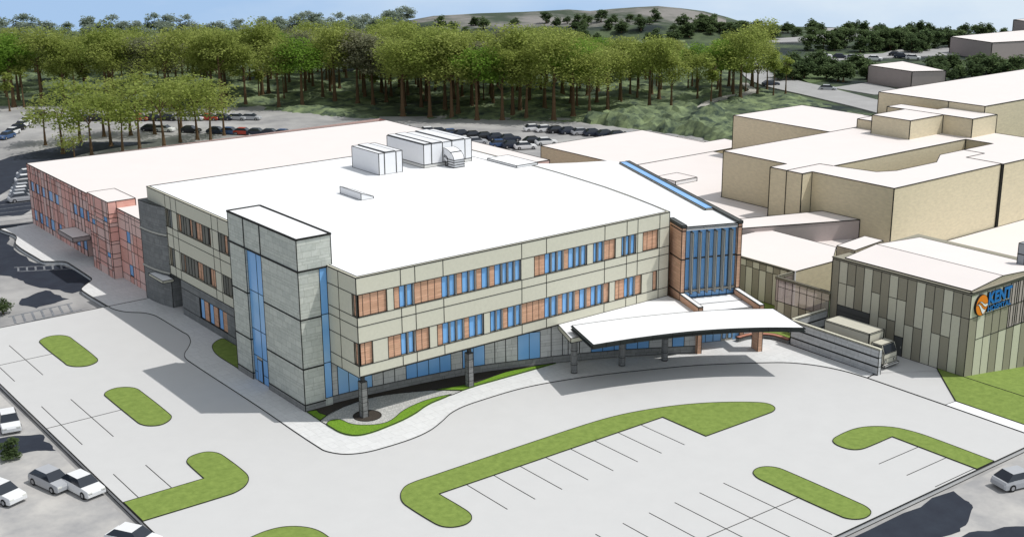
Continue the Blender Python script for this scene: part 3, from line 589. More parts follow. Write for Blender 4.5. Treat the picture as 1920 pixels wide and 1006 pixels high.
b_ = MB(); wt.slab(b_, .95, 1.35, .2, 2.42, -.09, -.06, 'glass'); wt.slab(b_, 1.42, 1.78, .2, 2.42, -.09, -.06, 'glass'); b_.build('door_glass', d_)
b_ = MB(); b_.box((-.8, Y0 + .04, 0), (-.02, Y0 + .3, .86), 'stone'); b_.build('sill_block', tow)
for za, zb, key in ((.88, 4.45, 'glass'), (4.45, 9.3, 'pale_glass'), (9.3, 13.86, 'glass')):
    b_ = MB(); b_.box((-.8, Y0 + .02, za), (-.02, Y0 + .2, zb), key, edges=.06); b_.build('window', tow)

# ------------------------------------------------------------------ entrance pavilion (turned 21.5 degrees)
ang = R(-21.5); e1 = (math.cos(ang), math.sin(ang)); e2 = (-math.sin(ang), math.cos(ang))
PO = (39.17, -2.18)
def E(a, b): return (PO[0] + e1[0] * a + e2[0] * b, PO[1] + e1[1] * a + e2[1] * b)
pav = thing('entrance_pavilion', 'terracotta-clad entrance pavilion with a blue curtain wall and grey fins', 'building')
def ebox(mb, a0, a1, b0, b1, z0, z1, key, top=None, edges=.06): mb.prism([E(a0, b0), E(a1, b0), E(a1, b1), E(a0, b1)], z0, z1, key, top, edges)
W_ = 7.07
m_ = MB()
for a0, a1, b1 in ((0, .47, 3.6), (W_ - .47, W_, 34)):
    ebox(m_, a0, a1, 0, min(b1, 3.6), 0, 12.62, 'terracotta')
    if b1 > 4: ebox(m_, a0 + .02, a1 - .02, 3.6, b1, 0, 12.62, 'pan_light', None, 0)
    ebox(m_, a0 - .05, a1 + .05, -.05, b1, 12.68, 12.93, 'coping', None, .07)
    for z in (12.3, 9.1, 5.35):
        m_.loop([E(a0 - .01, -.01), E(a1 + .01, -.01), E(a1 + .01, 3), E(a0 - .01, 3)], z, .1)
m_.build('pier_wall', pav)
m_ = MB(); ra = [E(.47, .05), E(W_ - .47, .05), E(W_ - .47, 33.6), (56.8, 29.5), (52.6, 31.3), (49.6, 33.0), (43.35, 38), (43.3, 28), (42.6, 18.5), (41.3, 8.5), (39.9, 2.2), E(.47, 3.6)]
m_.prism(ra, 12.3, 12.72, 'white_roof', 'white_roof', bottom=False); m_.line((*E(.47, .0), 12.72), (*E(W_ - .47, .0), 12.72), .12); m_.line((*E(.47, .0), 12.5), (*E(W_ - .47, .0), 12.5), .06)
m_.build('roof', pav)
m_ = MB(); ebox(m_, .47, W_ - .47, .45, .6, 4.6, 12.4, 'glass', None, .05); ebox(m_, .47, W_ - .47, .40, .5, 8.98, 9.14, 'frame', None, 0); ebox(m_, .47, W_ - .47, .15, .5, 5.35, 5.55, 'fin', None, .04)
for i in range(1, 7): a = .47 + 6.13 * i / 7; m_.line((*E(a, .44), 4.6), (*E(a, .44), 12.3), .05)
m_.build('curtain_wall', pav)
for i in range(6):
    a = .47 + 6.13 * (i + .82) / 6.6
    m_ = MB(); ebox(m_, a - .07, a + .07, -.25, .42, 5.2, 12.05, 'fin', None, .035); ebox(m_, a - .08, a + .08, -.28, .42, 12.05, 12.12, 'coping', None, 0); m_.build('fin', pav)
m_ = MB(); ebox(m_, 5.55, 6.55, 6.3, 33.6, 12.72, 12.95, 'fin', 'glass', .07); m_.build('skylight', pav)
for a0, a1, b0 in ((-.03, .47, -4.95), (W_ - .62, W_ - .12, -6.2)):
    m_ = MB(); ebox(m_, a0, a1, b0, 0, 4.2, 5.22, 'terracotta', None, .05); ebox(m_, a0 - .01, a1 + .01, b0 - .01, 0, 5.22, 5.3, 'white_roof', None, .05); m_.build('wing_parapet', pav)
    m_ = MB(); ebox(m_, a0, a1, b0, b0 + 1.45, 0, 4.2, 'terracotta', None, .05); m_.build('pillar', pav)
m_ = MB(); ebox(m_, .47, W_ - .62, -4.6, .2, 4.1, 4.6, 'white_roof', 'white_roof', .05); m_.line((*E(.47, -2.1), 4.62), (*E(W_ - .62, -2.1), 4.62), .05); m_.build('porch_roof', pav)
dw = Wall((40.0, -4.45), (4.45, -1.8), (-.375, -.927))
for i, (ua, ub) in enumerate(((0, .75), (.75, 1.65), (1.65, 2.6), (3.95, 4.75))):
    m_ = MB(); dw.slab(m_, ua, ub, .05, 4.1, 0, .1, 'pale_glass'); dw.rect(m_, ua, ub, .05, 4.1, .05); m_.build('window', pav)
for ua in (2.6, 3.28):
    m_ = MB(); dw.slab(m_, ua, ua + .67, .05, 4.1, -.04, .1, 'fin'); d_ = m_.build('door', pav)
    m_ = MB(); dw.slab(m_, ua + .12, ua + .55, .3, 2.6, -.07, -.04, 'pale_glass'); dw.rect(m_, ua + .12, ua + .55, .3, 2.6, .05, -.07); m_.build('door_glass', d_)
m_ = MB(); dw.slab(m_, 4.75, 5.25, .0, 4.1, -.1, .2, 'terracotta'); dw.rect(m_, 4.75, 5.25, .0, 4.1, .04, -.1); dw.slab(m_, 5.25, 6.4, 0, 4.1, 0, .2, 'concrete'); m_.build('entry_wall', pav)

# ------------------------------------------------------------------ canopy
can = thing('entrance_canopy', 'sweeping white canopy with dark rim over the curved entrance drive', 'canopy')
fr = smooth_path([(21.1, -8.4), (23.6, -9.0), (26.15, -9.72), (29.5, -10.9), (32.8, -12.3), (35.6, -13.8), (38.3, -15.6), (41.15, -17.95)], 5)
bk = smooth_path([(43.4, -11.85), (40, -9.4), (36.1, -7.2), (33.4, -5.95), (30.7, -4.9), (27, -3.7), (23.2, -2.65)], 5)
def off(pts, d):
    c = Vector((32, -9)); return [tuple(Vector(p) + (c - Vector(p)).normalized() * d) for p in pts]
m_ = MB(); m_.prism(fr + bk, 4.74, 4.86, 'fascia'); m_.prism(off(fr + bk, .12), 4.86, 5.06, 'fascia'); m_.prism(fr + bk, 5.06, 5.17, 'fascia')
for i in range(0, len(fr), 3): m_.line((*fr[i], 4.74), (*fr[i], 5.17), .05)
m_.loop(fr, 4.86, .04, False); m_.loop(fr, 5.06, .04, False)
m_.build('rim', can)
m_ = MB(); m_.poly(off(fr + bk, .14), 5.2, 'white_roof'); m_.loop(off(fr + bk, .14), 5.2, .06); m_.build('deck', can)
for cx, cy, ht in ((23.6, -2.75, 4.0), (28.85, -4.25, 4.74), (33.35, -5.95, 4.74)):
    m_ = MB(); m_.cyl((cx, cy), .36, 0, .16, 'frame'); m_.cyl((cx, cy), .35, .16, 3.7, 'colstone')
    for z in (.95, 2.45): m_.cyl((cx, cy), .37, z, z + .08, 'frame')
    m_.cyl((cx, cy), .37, 3.6, 3.68, 'frame'); m_.cyl((cx, cy), .16, 3.68, ht, 'frame'); m_.build('column', can)

# ------------------------------------------------------------------ rooftop plant
def unit(name, label, x0, x1, y0, y1, z0, z1, seams, ridge, curb=0):
    t = thing(name, label, 'rooftop unit')
    m_ = MB(); m_.box((x0, y0, z0 + curb), (x1, y1, z1), 'white_metal', edges=.07)
    for sx, w in seams:
        m_.box((sx - w / 2, y0 - .02, z0 + curb + .05), (sx + w / 2, y1 + .02, z1 + .02), 'frame')
    m_.build('casing', t)
    for a, b in ridge:
        m_ = MB(); m_.box((a, y0 + .03, z1), (b, y1 - .03, z1 + .1), 'white_metal', edges=.05); m_.build('lid', t)
    if curb:
        m_ = MB(); m_.box((x0, y0, z0), (x1, y1, z0 + curb), 'palefin', edges=.07); m_.build('curb', t)
    return t
unit('rooftop_unit', 'smaller white rooftop unit with two dark seams, standing alone', 24.8, 28.2, 35.95, 42.4, 14.02, 16.75, [(25.6, .14), (27.3, .14)], [(25.75, 27.15)])
unit('rooftop_unit', 'larger white rooftop unit with four seams and an air duct', 31.42, 38.84, 35.95, 44.6, 14.02, 17.02, [(32.6, .14), (34.3, .12), (35.75, .14), (37.8, .12)], [(31.55, 32.45), (32.75, 34.2), (35.9, 37.7)], .42)
t = thing('air_duct', 'white elbow duct with dark flanges curving down in front of the larger rooftop unit', 'duct')
def elbow(x0, x1, ytop, yout, zhi, zlo):
    n = 8; pr = []
    r = yout; m_ = MB(); c = (ytop, zlo)
    for i in range(n + 1):
        a = math.pi / 2 * i / n; pr.append((ytop - r * math.sin(a), zlo + (zhi - zlo) * math.cos(a)))
    inner = [(ytop - r * .42 * math.sin(math.pi / 2 * i / n), zlo + (zhi - zlo) * .42 * math.cos(math.pi / 2 * i / n)) for i in range(n + 1)]
    for i in range(n):
        (ya, za), (yb, zb) = pr[i], pr[i + 1]; (yc, zc), (yd, zd) = inner[i], inner[i + 1]
        m_.face([(x0, ya, za), (x0, yb, zb), (x1, yb, zb), (x1, ya, za)], 'white_metal')
        for x in (x0, x1): m_.face([(x, ya, za), (x, yb, zb), (x, yd, zd), (x, yc, zc)], 'white_metal'); m_.line((x, ya, za), (x, yb, zb), .05)
        m_.face([(x0, yc, zc), (x0, yd, zd), (x1, yd, zd), (x1, yc, zc)], 'white_metal')
    y_o, y_i = ytop - r, ytop - r * .42
    m_.box((x0, y_o, 14.02), (x1, y_i, zlo), 'white_metal', edges=.04)
    for z in (14.08, 14.08 + (zlo - 14.1) * .35, 14.08 + (zlo - 14.1) * .7, zlo): m_.box((x0 - .07, y_o - .07, z - .04), (x1 + .07, y_i + .07, z + .04), 'ink')
    m_.line((x0 - .05, pr[4][0], pr[4][1] + .02), (x1 + .05, pr[4][0], pr[4][1] + .02), .1)
    return m_.build('elbow', t)
elbow(34.4, 35.98, 35.9, 2.3, 16.3, 15.0); elbow(34.42, 35.3, 35.9, .95, 15.2, 14.6)
m_ = MB()
for yz in ([(30.56, 14.02), (30.56, 14.85)],): pass
a = [(16.13, 25.85), (17.78, 25.85), (17.78, 30.56), (16.13, 30.56)]; hz_ = [14.85, 14.25, 14.25, 14.85]
tops = [(*p, h) for p, h in zip(a, hz_)]; bots = [(*p, 14.02) for p in a]
for i in range(4): m_.face([bots[i], bots[(i + 1) % 4], tops[(i + 1) % 4], tops[i]], 'white_metal'); m_.line(tops[i], tops[(i + 1) % 4], .06); m_.line(bots[i], tops[i], .06); m_.line(bots[i], bots[(i + 1) % 4], .06)
m_.face(tops, 'white_metal'); tag(m_.build('roof_skylight_wedge'), 'low white wedge box alone on the flat white roof', 'roof box')
m_ = MB(); m_.box((40.63, 28.7, 14.02), (44.0, 34.95, 14.3), 'white_roof', edges=.07); tag(m_.build('roof_hatch'), 'low flat white slab at the rear edge of the white roof', 'roof hatch')

# ------------------------------------------------------------------ red brick wing
red = thing('brick_wing', 'two-storey red panelled brick wing with a pale roof at the far left', 'building')
rw = random.Random(3)
def panelled(w, mb, u0, u1, zrows, wins, lw=.05):
    """patchwork of brick panels with openings [(u0,u1,z0,z1)]"""
    cuts = {u0, u1}
    for a, b, _, _ in wins: cuts |= {a, b}
    u = u0
    while u < u1 - 1.2: u += rw.choice([1.2, 1.6, 2.1, 2.6]); cuts.add(min(u, u1))
    cu = sorted(c for c in cuts if u0 <= c <= u1); cu = [c for i, c in enumerate(cu) if i == 0 or c - cu[i - 1] > .12]
    zs = sorted(set(zrows))
    for ua, ub in zip(cu, cu[1:]):
        k = 'red_a'
        for za, zb in zip(zs, zs[1:]):
            if any(a < (ua + ub) / 2 < b and c < (za + zb) / 2 < d for a, b, c, d in wins): continue
            if rw.random() < .75: k = rw.choice(['red_a', 'red_a', 'red_b', 'red_b', 'red_c'])
            w.quad(mb, ua, ub, za, zb, k)
            if rw.random() < .88: w.line(mb, ua, zb, ub, zb, lw)
            w.line(mb, ua, za, ua, zb, lw)
    w.line(mb, u0, zs[0], u1, zs[0], lw); w.line(mb, u0, zs[-1], u1, zs[-1], lw); w.line(mb, u1, zs[0], u1, zs[-1], lw)
def redwin(w, ua, ub, za, zb):
    m_ = MB(); w.slab(m_, ua, ub, za, zb, .02, .12, 'glass'); w.rect(m_, ua, ub, za, zb, .05, .01); m_.build('window', red)
rz = [0, .9, 2.47, 4.36, 5.36, 6.79, 8.06, 8.8, 9.24]
RL = Wall((0, 95.9), (0, -1), (-1, 0)); yr = lambda y: 95.9 - y
tw = [(94.5, 93.4), (92.1, 91.1), (89.5, 88.4), (86.6, 85.0), (83.7, 82.4), (76.1, 74.9), (73.7, 72.4), (70.9, 69.9)]
bw = [(94.5, 93.4), (91.9, 90.8), (89.5, 88.4), (87.0, 85.5), (83.4, 82.4), (76.3, 74.9), (73.5, 72.3)]
wins = [(yr(a), yr(b), 5.36, 6.79) for a, b in tw] + [(yr(a), yr(b), .9, 2.47) for a, b in bw]
m_ = MB(); panelled(RL, m_, 0, yr(72.26), rz, wins, .05)
panelled(RL, m_, yr(72.26), yr(66.8), [3.2, 4.36, 5.36, 6.79, 8.06, 8.8, 9.24], wins)
for a, b in tw + bw:                                       # slim piers either side of each window
    za, zb = (5.36, 6.79) if (a, b) in tw else (.9, 2.47)
    for d in (.22, .44):
        if not any(abs(a + d - q) < .2 for p, q in tw + bw): RL.line(m_, yr(a + d), za, yr(a + d), zb, .06)
m_.face([(0, 72.26, 0), (4, 72.26, 0), (4, 72.26, 3.2), (0, 72.26, 3.2)], 'red_a'); m_.face([(4, 72.26, 0), (4, 66.8, 0), (4, 66.8, 3.2), (4, 72.26, 3.2)], 'red_a')
RR_ = Wall((.02, 59.48), (0, -1), (-1, 0)); yq = lambda y: 59.48 - y
w2 = [(yq(56.82), yq(55.66), 5.36, 6.85), (yq(56.8), yq(55.55), 1.05, 2.47)]
panelled(RR_, m_, 0, 59.48 - 49.2, rz, w2)
m_.face([(61.8, 95.9, 0), (0, 95.9, 0), (0, 95.9, 9.24), (61.8, 95.9, 9.24)], 'red_a'); m_.face([(61.8, 48.1, 0), (61.8, 95.9, 0), (61.8, 95.9, 9.24), (61.8, 48.1, 9.24)], 'red_b'); m_.face([(43.3, 48.1, 0), (61.8, 48.1, 0), (61.8, 48.1, 9.24), (43.3, 48.1, 9.24)], 'red_a')
m_.line((61.8, 48.1, 8), (61.8, 48.1, 9.24), .1)
m_.build('wall', red)
for a, b, c, d in wins: redwin(RL, a, b, c, d)
for a, b, c, d in w2: redwin(RR_, a, b, c, d)
m_ = MB(); rp = [(0, 48.75), (0, 95.9), (61.7, 93.4), (61.8, 48.1), (43.4, 48.1), (43.4, 48.75)]; m_.poly(rp, 9.25, 'pink_roof'); m_.loop(rp, 9.25, .1); m_.build('roof', red)
m_ = MB(); PW = Wall((-1.1, 66.85), (0, -1), (-1, 0)); pf = Wall((-1.1, 59.55), (1, 0), (0, -1)); yp = lambda y: 66.85 - y
w3 = [(yp(65.86), yp(64.75), 6.2, 6.9), (yp(61.3), yp(60.1), 7.4, 8.05), (yp(61.28), yp(60.1), 2.72, 3.35)]
pz = [0, 1.1, 1.6, 2.72, 3.35, 4.6, 5.0, 6.2, 6.9, 7.4, 8.05, 8.6, 10.17]
panelled(PW, m_, 0, 7.3, pz, w3, .06); panelled(pf, m_, 0, 1.12, pz, [], .06)
m_.face([(.02, 59.55, 9.2), (2.6, 59.55, 9.2), (2.6, 59.55, 10.17), (.02, 59.55, 10.17)], 'red_c'); m_.line((2.6, 59.55, 9.24), (2.6, 59.55, 10.17), .07)
pr = [(-1.1, 59.55), (2.6, 59.55), (2.6, 66.85), (-1.1, 66.85)]; m_.poly(pr, 10.17, 'pink_roof'); m_.loop(pr, 10.17, .08)
m_.face([(2.6, 59.55, 9.2), (2.6, 66.85, 9.2), (2.6, 66.85, 10.17), (2.6, 59.55, 10.17)], 'red_c'); m_.face([(2.6, 66.85, 0), (-1.1, 66.85, 0), (-1.1, 66.85, 10.17), (2.6, 66.85, 10.17)], 'red_a')
m_.build('stair_pier', red)
for a, b, c, d in w3: redwin(PW, a, b, c, d)
m_ = MB(); m_.box((-2.4, 70.6, 2.78), (.02, 76.5, 3.4), 'mauve', 'pink_roof', edges=.07); m_.build('door_canopy', red)

# ------------------------------------------------------------------ service building with the sign
ser = thing('service_building', 'service building clad in tall light and dark grey panels, with a low gable roof', 'building')
KL = Wall((53.6, -11.1), (0, -1), (-1, 0)); KF = Wall((53.6, -28.2), (1, 0), (0, -1))
m_ = MB()
us = [0, .95, 2.04, 3.13, 4.24, 5.32, 6.41, 7.49, 8.55, 9.68, 10.79, 11.87, 12.95, 14.01, 15.1, 16.15, 17.1]
D, L = 'pan_dark', 'pan_light'
cols = [  # per column: [(z0,z1,material)]
    [(0, 8.62, D)], [(3.67, 6.16, L), (6.16, 8.62, L)], [(3.67, 6.16, L), (6.16, 8.62, D)], [(3.67, 8.62, D)], [(3.67, 8.62, L)],
    [(0, 6.16, L), (6.16, 8.62, D)], [(0, 3.66, L), (3.66, 8.62, D)], [(0, 3.66, D), (3.66, 6.16, L), (6.16, 8.62, L)], [(2.15, 6.16, L), (6.16, 8.62, D)], [(0, 3.66, L), (3.66, 8.62, D)],
    [(0, 3.66, D), (3.66, 8.62, L)], [(0, 6.16, L), (6.16, 8.62, D)], [(0, 3.66, L), (3.66, 8.62, D)], [(0, 3.66, D), (3.66, 6.16, L), (6.16, 8.62, L)], [(0, 6.16, L), (6.16, 8.62, D)], [(0, 6.16, D), (6.16, 8.62, D)]]
for i, c in enumerate(cols):
    for za, zb, k in c:
        KL.quad(m_, us[i], us[i + 1], za, zb, k); KL.line(m_, us[i], zb, us[i + 1], zb, .055)
    KL.line(m_, us[i], c[0][0], us[i], 8.62, .055)
    KL.line(m_, us[i], 0.03, us[i + 1], 0.03, .07)
uf = [0, 1.4, 2.8, 4.17, 5.55, 7.0, 8.35, 9.75, 11.15, 12.55, 14.0, 15.4]
lowc = [D, L, L, D, L, D, L, D, L, D, L]
for i in range(len(uf) - 1):
    zg = -2
    hi = L if i < 5 else 'mauve'; mid = [D, L, D, D, D][i] if i < 5 else 'mauve'
    rows = [(zg, 3.69, lowc[i]), (3.69, 6.16, mid), (6.16, 8.62, hi)]
    if i == 0: rows = [(zg, 6.16, D), (6.16, 8.62, L)]
    for za, zb, k in rows: KF.quad(m_, uf[i], uf[i + 1], za, zb, k); KF.line(m_, uf[i], zb, uf[i + 1], zb, .055)
    KF.line(m_, uf[i], zg, uf[i], 8.62, .055)
m_.line((53.6, -28.2, 0), (53.6, -28.2, 8.9), .06)
for w, ln in ((KL, 17.1), (KF, 15.4)):
    w.slab(m_, -.04, ln + .04, 8.64, 8.8, -.05, .2, D); w.slab(m_, -.08, ln + .08, 8.81, 8.9, -.1, .25, D); w.line(m_, -.05, 8.64, ln + .05, 8.64, .05, -.05); w.line(m_, -.08, 8.81, ln + .08, 8.81, .04, -.1); w.line(m_, -.08, 8.9, ln + .08, 8.9, .05, -.1)
m_.face([(69, -11.1, 0), (53.6, -11.1, 0), (53.6, -11.1, 8.7), (69, -11.1, 8.7)], 'tan'); m_.face([(69, -28.2, -2), (69, -11.1, -2), (69, -11.1, 8.7), (69, -28.2, 8.7)], 'tan')
m_.build('wall_panels', ser)
m_ = MB()
ev, rd = 8.98, 9.56
for xa, za, xb, zb in ((53.95, ev, 59.35, rd), (59.35, rd, 67.4, 9.0)):
    m_.face([(xa, -27.95, za), (xb, -27.95, zb), (xb, -12.4, zb), (xa, -12.4, za)], 'pink_roof')
    m_.line((xa, -12.4, za), (xb, -12.4, zb), .06); m_.line((xa, -27.95, za), (xb, -27.95, zb), .06)
    m_.face([(xa, -27.95, 8.85), (xb, -27.95, 8.85), (xb, -27.95, zb), (xa, -27.95, za)], 'corrugated'); m_.face([(xb, -12.4, 8.85), (xa, -12.4, 8.85), (xa, -12.4, za), (xb, -12.4, zb)], 'corrugated')
m_.line((59.35, -27.95, rd), (59.35, -12.4, rd), .06); m_.line((67.4, -27.95, 9), (67.4, -12.4, 9), .06); m_.line((53.95, -27.95, ev), (53.95, -12.4, ev), .06)
m_.poly([(53.6, -28.2), (69, -28.2), (69, -11.1), (53.6, -11.1)], 8.86, 'pan_dark'); m_.build('roof', ser)
m_ = MB(); KL.slab(m_, .97, 5.3, 0, 3.66, -.01, .05, 'door_grey'); KL.rect(m_, .97, 5.3, 0, 3.66, .05, -.01)
for z in (.6, 1.2, 1.8, 2.4, 3.0): KL.line(m_, .97, z, 5.3, z, .025, -.01)
m_.build('dock_door', ser)
m_ = MB(); KL.slab(m_, 8.57, 9.66, 0.02, 2.15, -.01, .05, 'door_grey'); KL.rect(m_, 8.57, 9.66, .02, 2.15, .05, -.01); d_ = m_.build('door', ser)
m_ = MB(); KL.slab(m_, 9.45, 9.52, .95, 1.15, -.05, -.01, 'fin'); m_.build('handle', d_)
m_ = MB()
for i in range(5, len(uf) - 1):
    for k in range(2): u = uf[i] + .35 + .6 * k; KF.line(m_, u, 3.85, u, 8.5, .05, -.03)
for i in range(5, len(uf) - 1): KF.rect(m_, uf[i] + .03, uf[i + 1] - .03, 3.75, 8.58, .05, -.02); KF.line(m_, uf[i], 6.16, uf[i + 1], 6.16, .05, -.02)
m_.build('louvre_screen', ser)
m_ = MB(); q = [(56.55, -11.7), (61.5, -11.7), (61.5, -9.2), (56.55, -9.2)]; hh = [9.2, 9.48, 9.48, 9.2]
for i in range(4): a, b = q[i], q[(i + 1) % 4]; m_.face([(*a, 8), (*b, 8), (*b, hh[(i + 1) % 4]), (*a, hh[i])], 'corrugated'); m_.line((*a, hh[i]), (*b, hh[(i + 1) % 4]), .06); m_.line((*a, 8), (*a, hh[i]), .06)
m_.face([(*p, h) for p, h in zip(q, hh)], 'pink_roof'); m_.build('roof_monitor', ser)
m_ = MB(); m_.box((65.75, -26.4, 8.9), (66.6, -25.6, 11.4), 'grey_metal', edges=.06); m_.box((65.7, -26.45, 10.2), (66.65, -25.55, 10.28), 'ink'); tag(m_.build('vent_stack'), 'grey square vent stack at the right edge, on the roof behind the sign', 'vent')

# the sign
sg = thing('wall_sign', 'blue lettering with a round orange emblem on the panelled service building', 'sign')
ec, rx, rzz = (55.24, 7.37), 1.0, 1.06
def disc(mb, rx, rz, y0, y1, key, n=48):
    P = [(ec[0] + rx * math.cos(2 * math.pi * i / n), ec[1] + rz * math.sin(2 * math.pi * i / n)) for i in range(n)]
    mb.face([(x, y0, z) for x, z in P], key)
    for p, q in zip(P, P[1:] + P[:1]): mb.face([(p[0], y0, p[1]), (p[0], y1, p[1]), (q[0], y1, q[1]), (q[0], y0, q[1])], 'ink')
em = MB(); disc(em, rx + .045, rzz + .045, -28.42, -28.2, 'ink'); disc(em, rx, rzz, -28.44, -28.42, 'orange'); emb = em.build('emblem', sg)
def swoosh(top, bot, n=20):
    m_ = MB(); pts = []
    def ev(c, t):
        k = t * (len(c) - 1); i = min(int(k), len(c) - 2); f = k - i; f = f * f * (3 - 2 * f) * .4 + f * .6
        return [c[i][0] + (c[i + 1][0] - c[i][0]) * f, c[i][1] + (c[i + 1][1] - c[i][1]) * f]
    def clip(p):
        l = math.hypot(*p); return p if l < .97 else [p[0] / l * .97, p[1] / l * .97]
    W = lambda p: (ec[0] + clip(p)[0] * rx, -28.455, ec[1] + clip(p)[1] * rzz)
    for i in range(n):
        a, b, c, d = ev(top, i / n), ev(top, (i + 1) / n), ev(bot, (i + 1) / n), ev(bot, i / n)
        m_.face([W(d), W(c), W(b), W(a)], 'sign_white')
    for cc in (top, bot):
        for i in range(n): m_.line(W(ev(cc, i / n)), W(ev(cc, (i + 1) / n)), .03)
    return m_.build('wave', emb)
swoosh([(-.78, .30), (-.45, .42), (-.05, .36), (.3, .12), (.62, .02), (1.0, .06)], [(-.80, .26), (-.45, .36), (-.1, .22), (.25, -.08), (.6, -.27), (.97, -.22)])
swoosh([(-.9, .20), (-.55, .22), (-.2, .02), (.15, -.32), (.5, -.52), (.86, -.50)], [(-.94, .14), (-.62, .12), (-.38, -.15), (-.12, -.52), (.08, -.80), (.30, -1.0)])
def letters(text, x0, x1, z0, z1, name, off=0.0):
    cu = bpy.data.curves.new('sign_text', 'FONT'); cu.body = text; cu.size = 1; cu.extrude = .07; cu.offset = off; cu.resolution_u = 3; cu.space_character = 1.03
    ob = bpy.data.objects.new('sign_text', cu); C.objects.link(ob)
    me = bpy.data.meshes.new_from_object(ob.evaluated_get(bpy.context.evaluated_depsgraph_get())); bpy.data.objects.remove(ob); bpy.data.curves.remove(cu)
    xs = [v.co.x for v in me.vertices]; ys = [v.co.y for v in me.vertices]; a, b, c, d = min(xs), max(xs), min(ys), max(ys)
    for v in me.vertices:
        x, y, z = v.co; v.co = ((x - a) / (b - a) * (x1 - x0) + x0, -28.31 - z * 1.4, (y - c) / (d - c) * (z1 - z0) + z0)
    me.materials.clear(); me.materials.append(M['sign_blue']); me.materials.append(M['ink'])
    me.update()
    for p in me.polygons: p.material_index = 0 if p.normal.y < -.5 else 1
    me.name = name; o = bpy.data.objects.new(name, me); C.objects.link(o); o.parent = sg; return o
bpy.context.view_layer.update()
letters('KENT', 56.42, 60.55, 7.13, 8.45, 'lettering', .045); letters('HOSPITAL', 56.42, 60.58, 6.38, 6.98, 'lettering', .03)

# ------------------------------------------------------------------ low service wing, mesh screen, dock wall, seat, truck
low = thing('low_service_wing', 'low flat-roofed wing with striped grey panels between the entrance and the service building', 'building')
m_ = MB()
LW = Wall((56.4, 6.0), (0, -1), (-1, 0)); n = 9
for i in range(n):
    ua, ub = i * 9.55 / n, (i + 1) * 9.55 / n
    LW.quad(m_, ua, ub, 0, 3.9, [D, L][(i + 1) % 2]); LW.quad(m_, ua, ub, 3.9, 4.72, [L, D][(i + 1) % 2]); LW.line(m_, ua, 0, ua, 4.72, .055); LW.line(m_, ua, 3.9, ub, 3.9, .055)
LW.slab(m_, -.1, 9.6, 4.73, 4.9, -.08, .3, D); LW.line(m_, -.1, 4.73, 9.6, 4.73, .05, -.08); LW.line(m_, -.1, 4.9, 9.6, 4.9, .05, -.08); LW.line(m_, -.1, 4.81, 9.6, 4.81, .03, -.08)
m_.face([(56.4, -3.6, 0), (63.2, -3.6, 0), (63.2, -3.6, 4.88), (56.4, -3.6, 4.88)], 'tan'); m_.line((56.45, -3.62, 0), (56.45, -3.62, 4.88), .16, 'white_metal')
m_.build('wall_panels', low)
m_ = MB(); lp_ = [(56.4, 6.0), (56.4, -3.6), (63.2, -3.6), (68.65, .2), (68.77, 11.58), (60, 11.6)]; m_.poly(lp_, 4.89, 'pink_roof'); m_.loop(lp_, 4.89, .07); m_.line((63.2, -3.6, 0), (63.2, -3.6, 4.88), .06); m_.build('roof', low)
m_ = MB(); m_.face([(63.2, -3.6, 0), (68.65, .2, 0), (68.65, .2, 4.88), (63.2, -3.6, 4.88)], 'tan'); m_.build('wall', low)

scr = thing('mesh_screen', 'see-through perforated metal screen between the low wing and the service building', 'screen')
SW = Wall((53.4, -3.45), (0, -1), (-1, 0)); SR = Wall((53.4, -3.45), (1, 0), (0, -1))
def meshpanel(w, ua, ub, z0, z1):
    m_ = MB(); st = .16
    k = int((ub - ua + z1 - z0) / st)
    for i in range(1, k):                                       # diagonal bars clipped to the bay
        s = i * st; a0 = max(0, s - (z1 - z0)); b0 = min(ub - ua, s)
        p, q = (ua + a0, z0 + s - a0), (ua + b0, z0 + s - b0)
        m_.line(w.P(*p), w.P(*q), .045, 'mauve')
    w.rect(m_, ua, ub, z0, z1, .055); w.line(m_, ua, 3.75, ub, 3.75, .05)
    m_.build('mesh_panel', scr)
for i in range(7): meshpanel(SW, .35 + i * 1.04, .35 + (i + 1) * 1.04, 2.0, 4.6)
meshpanel(SR, 0, 1.5, 2.0, 4.6); meshpanel(SR, 1.5, 3.0, 2.0, 4.6)
m_ = MB()
for i in range(7): SW.slab(m_, .35 + i * 1.04, .35 + (i + 1) * 1.04, 0, 1.98, 0, .15, [L, D][i % 2]); SW.line(m_, .35 + i * 1.04, 0, .35 + i * 1.04, 1.98, .05)
SW.slab(m_, 0, .35, 0, 1.98, 0, .15, D); SW.line(m_, 0, 1.98, 7.65, 1.98, .06); SW.slab(m_, 0, .35, 1.98, 4.6, 0, .06, 'mauve'); SW.rect(m_, 0, .35, 1.98, 4.6, .05)
SR.slab(m_, 0.15, 3.0, 0, 1.98, 0, .15, D); m_.build('panel_base', scr)
m_ = MB(); SW.slab(m_, -.1, 7.65, 4.62, 4.86, -.08, .2, D); SR.slab(m_, .2, 3.0, 4.62, 4.855, -.08, .2, D); SW.line(m_, -.1, 4.86, 7.65, 4.86, .05, -.08); SW.line(m_, -.1, 4.62, 7.65, 4.62, .05, -.08); SW.line(m_, -.1, 4.86, 7.65, 4.86, .05, .2); SR.line(m_, 0, 4.86, 3, 4.86, .05, -.08); SW.line(m_, -.1, 4.74, 7.65, 4.74, .03, -.08); m_.build('top_rail', scr)

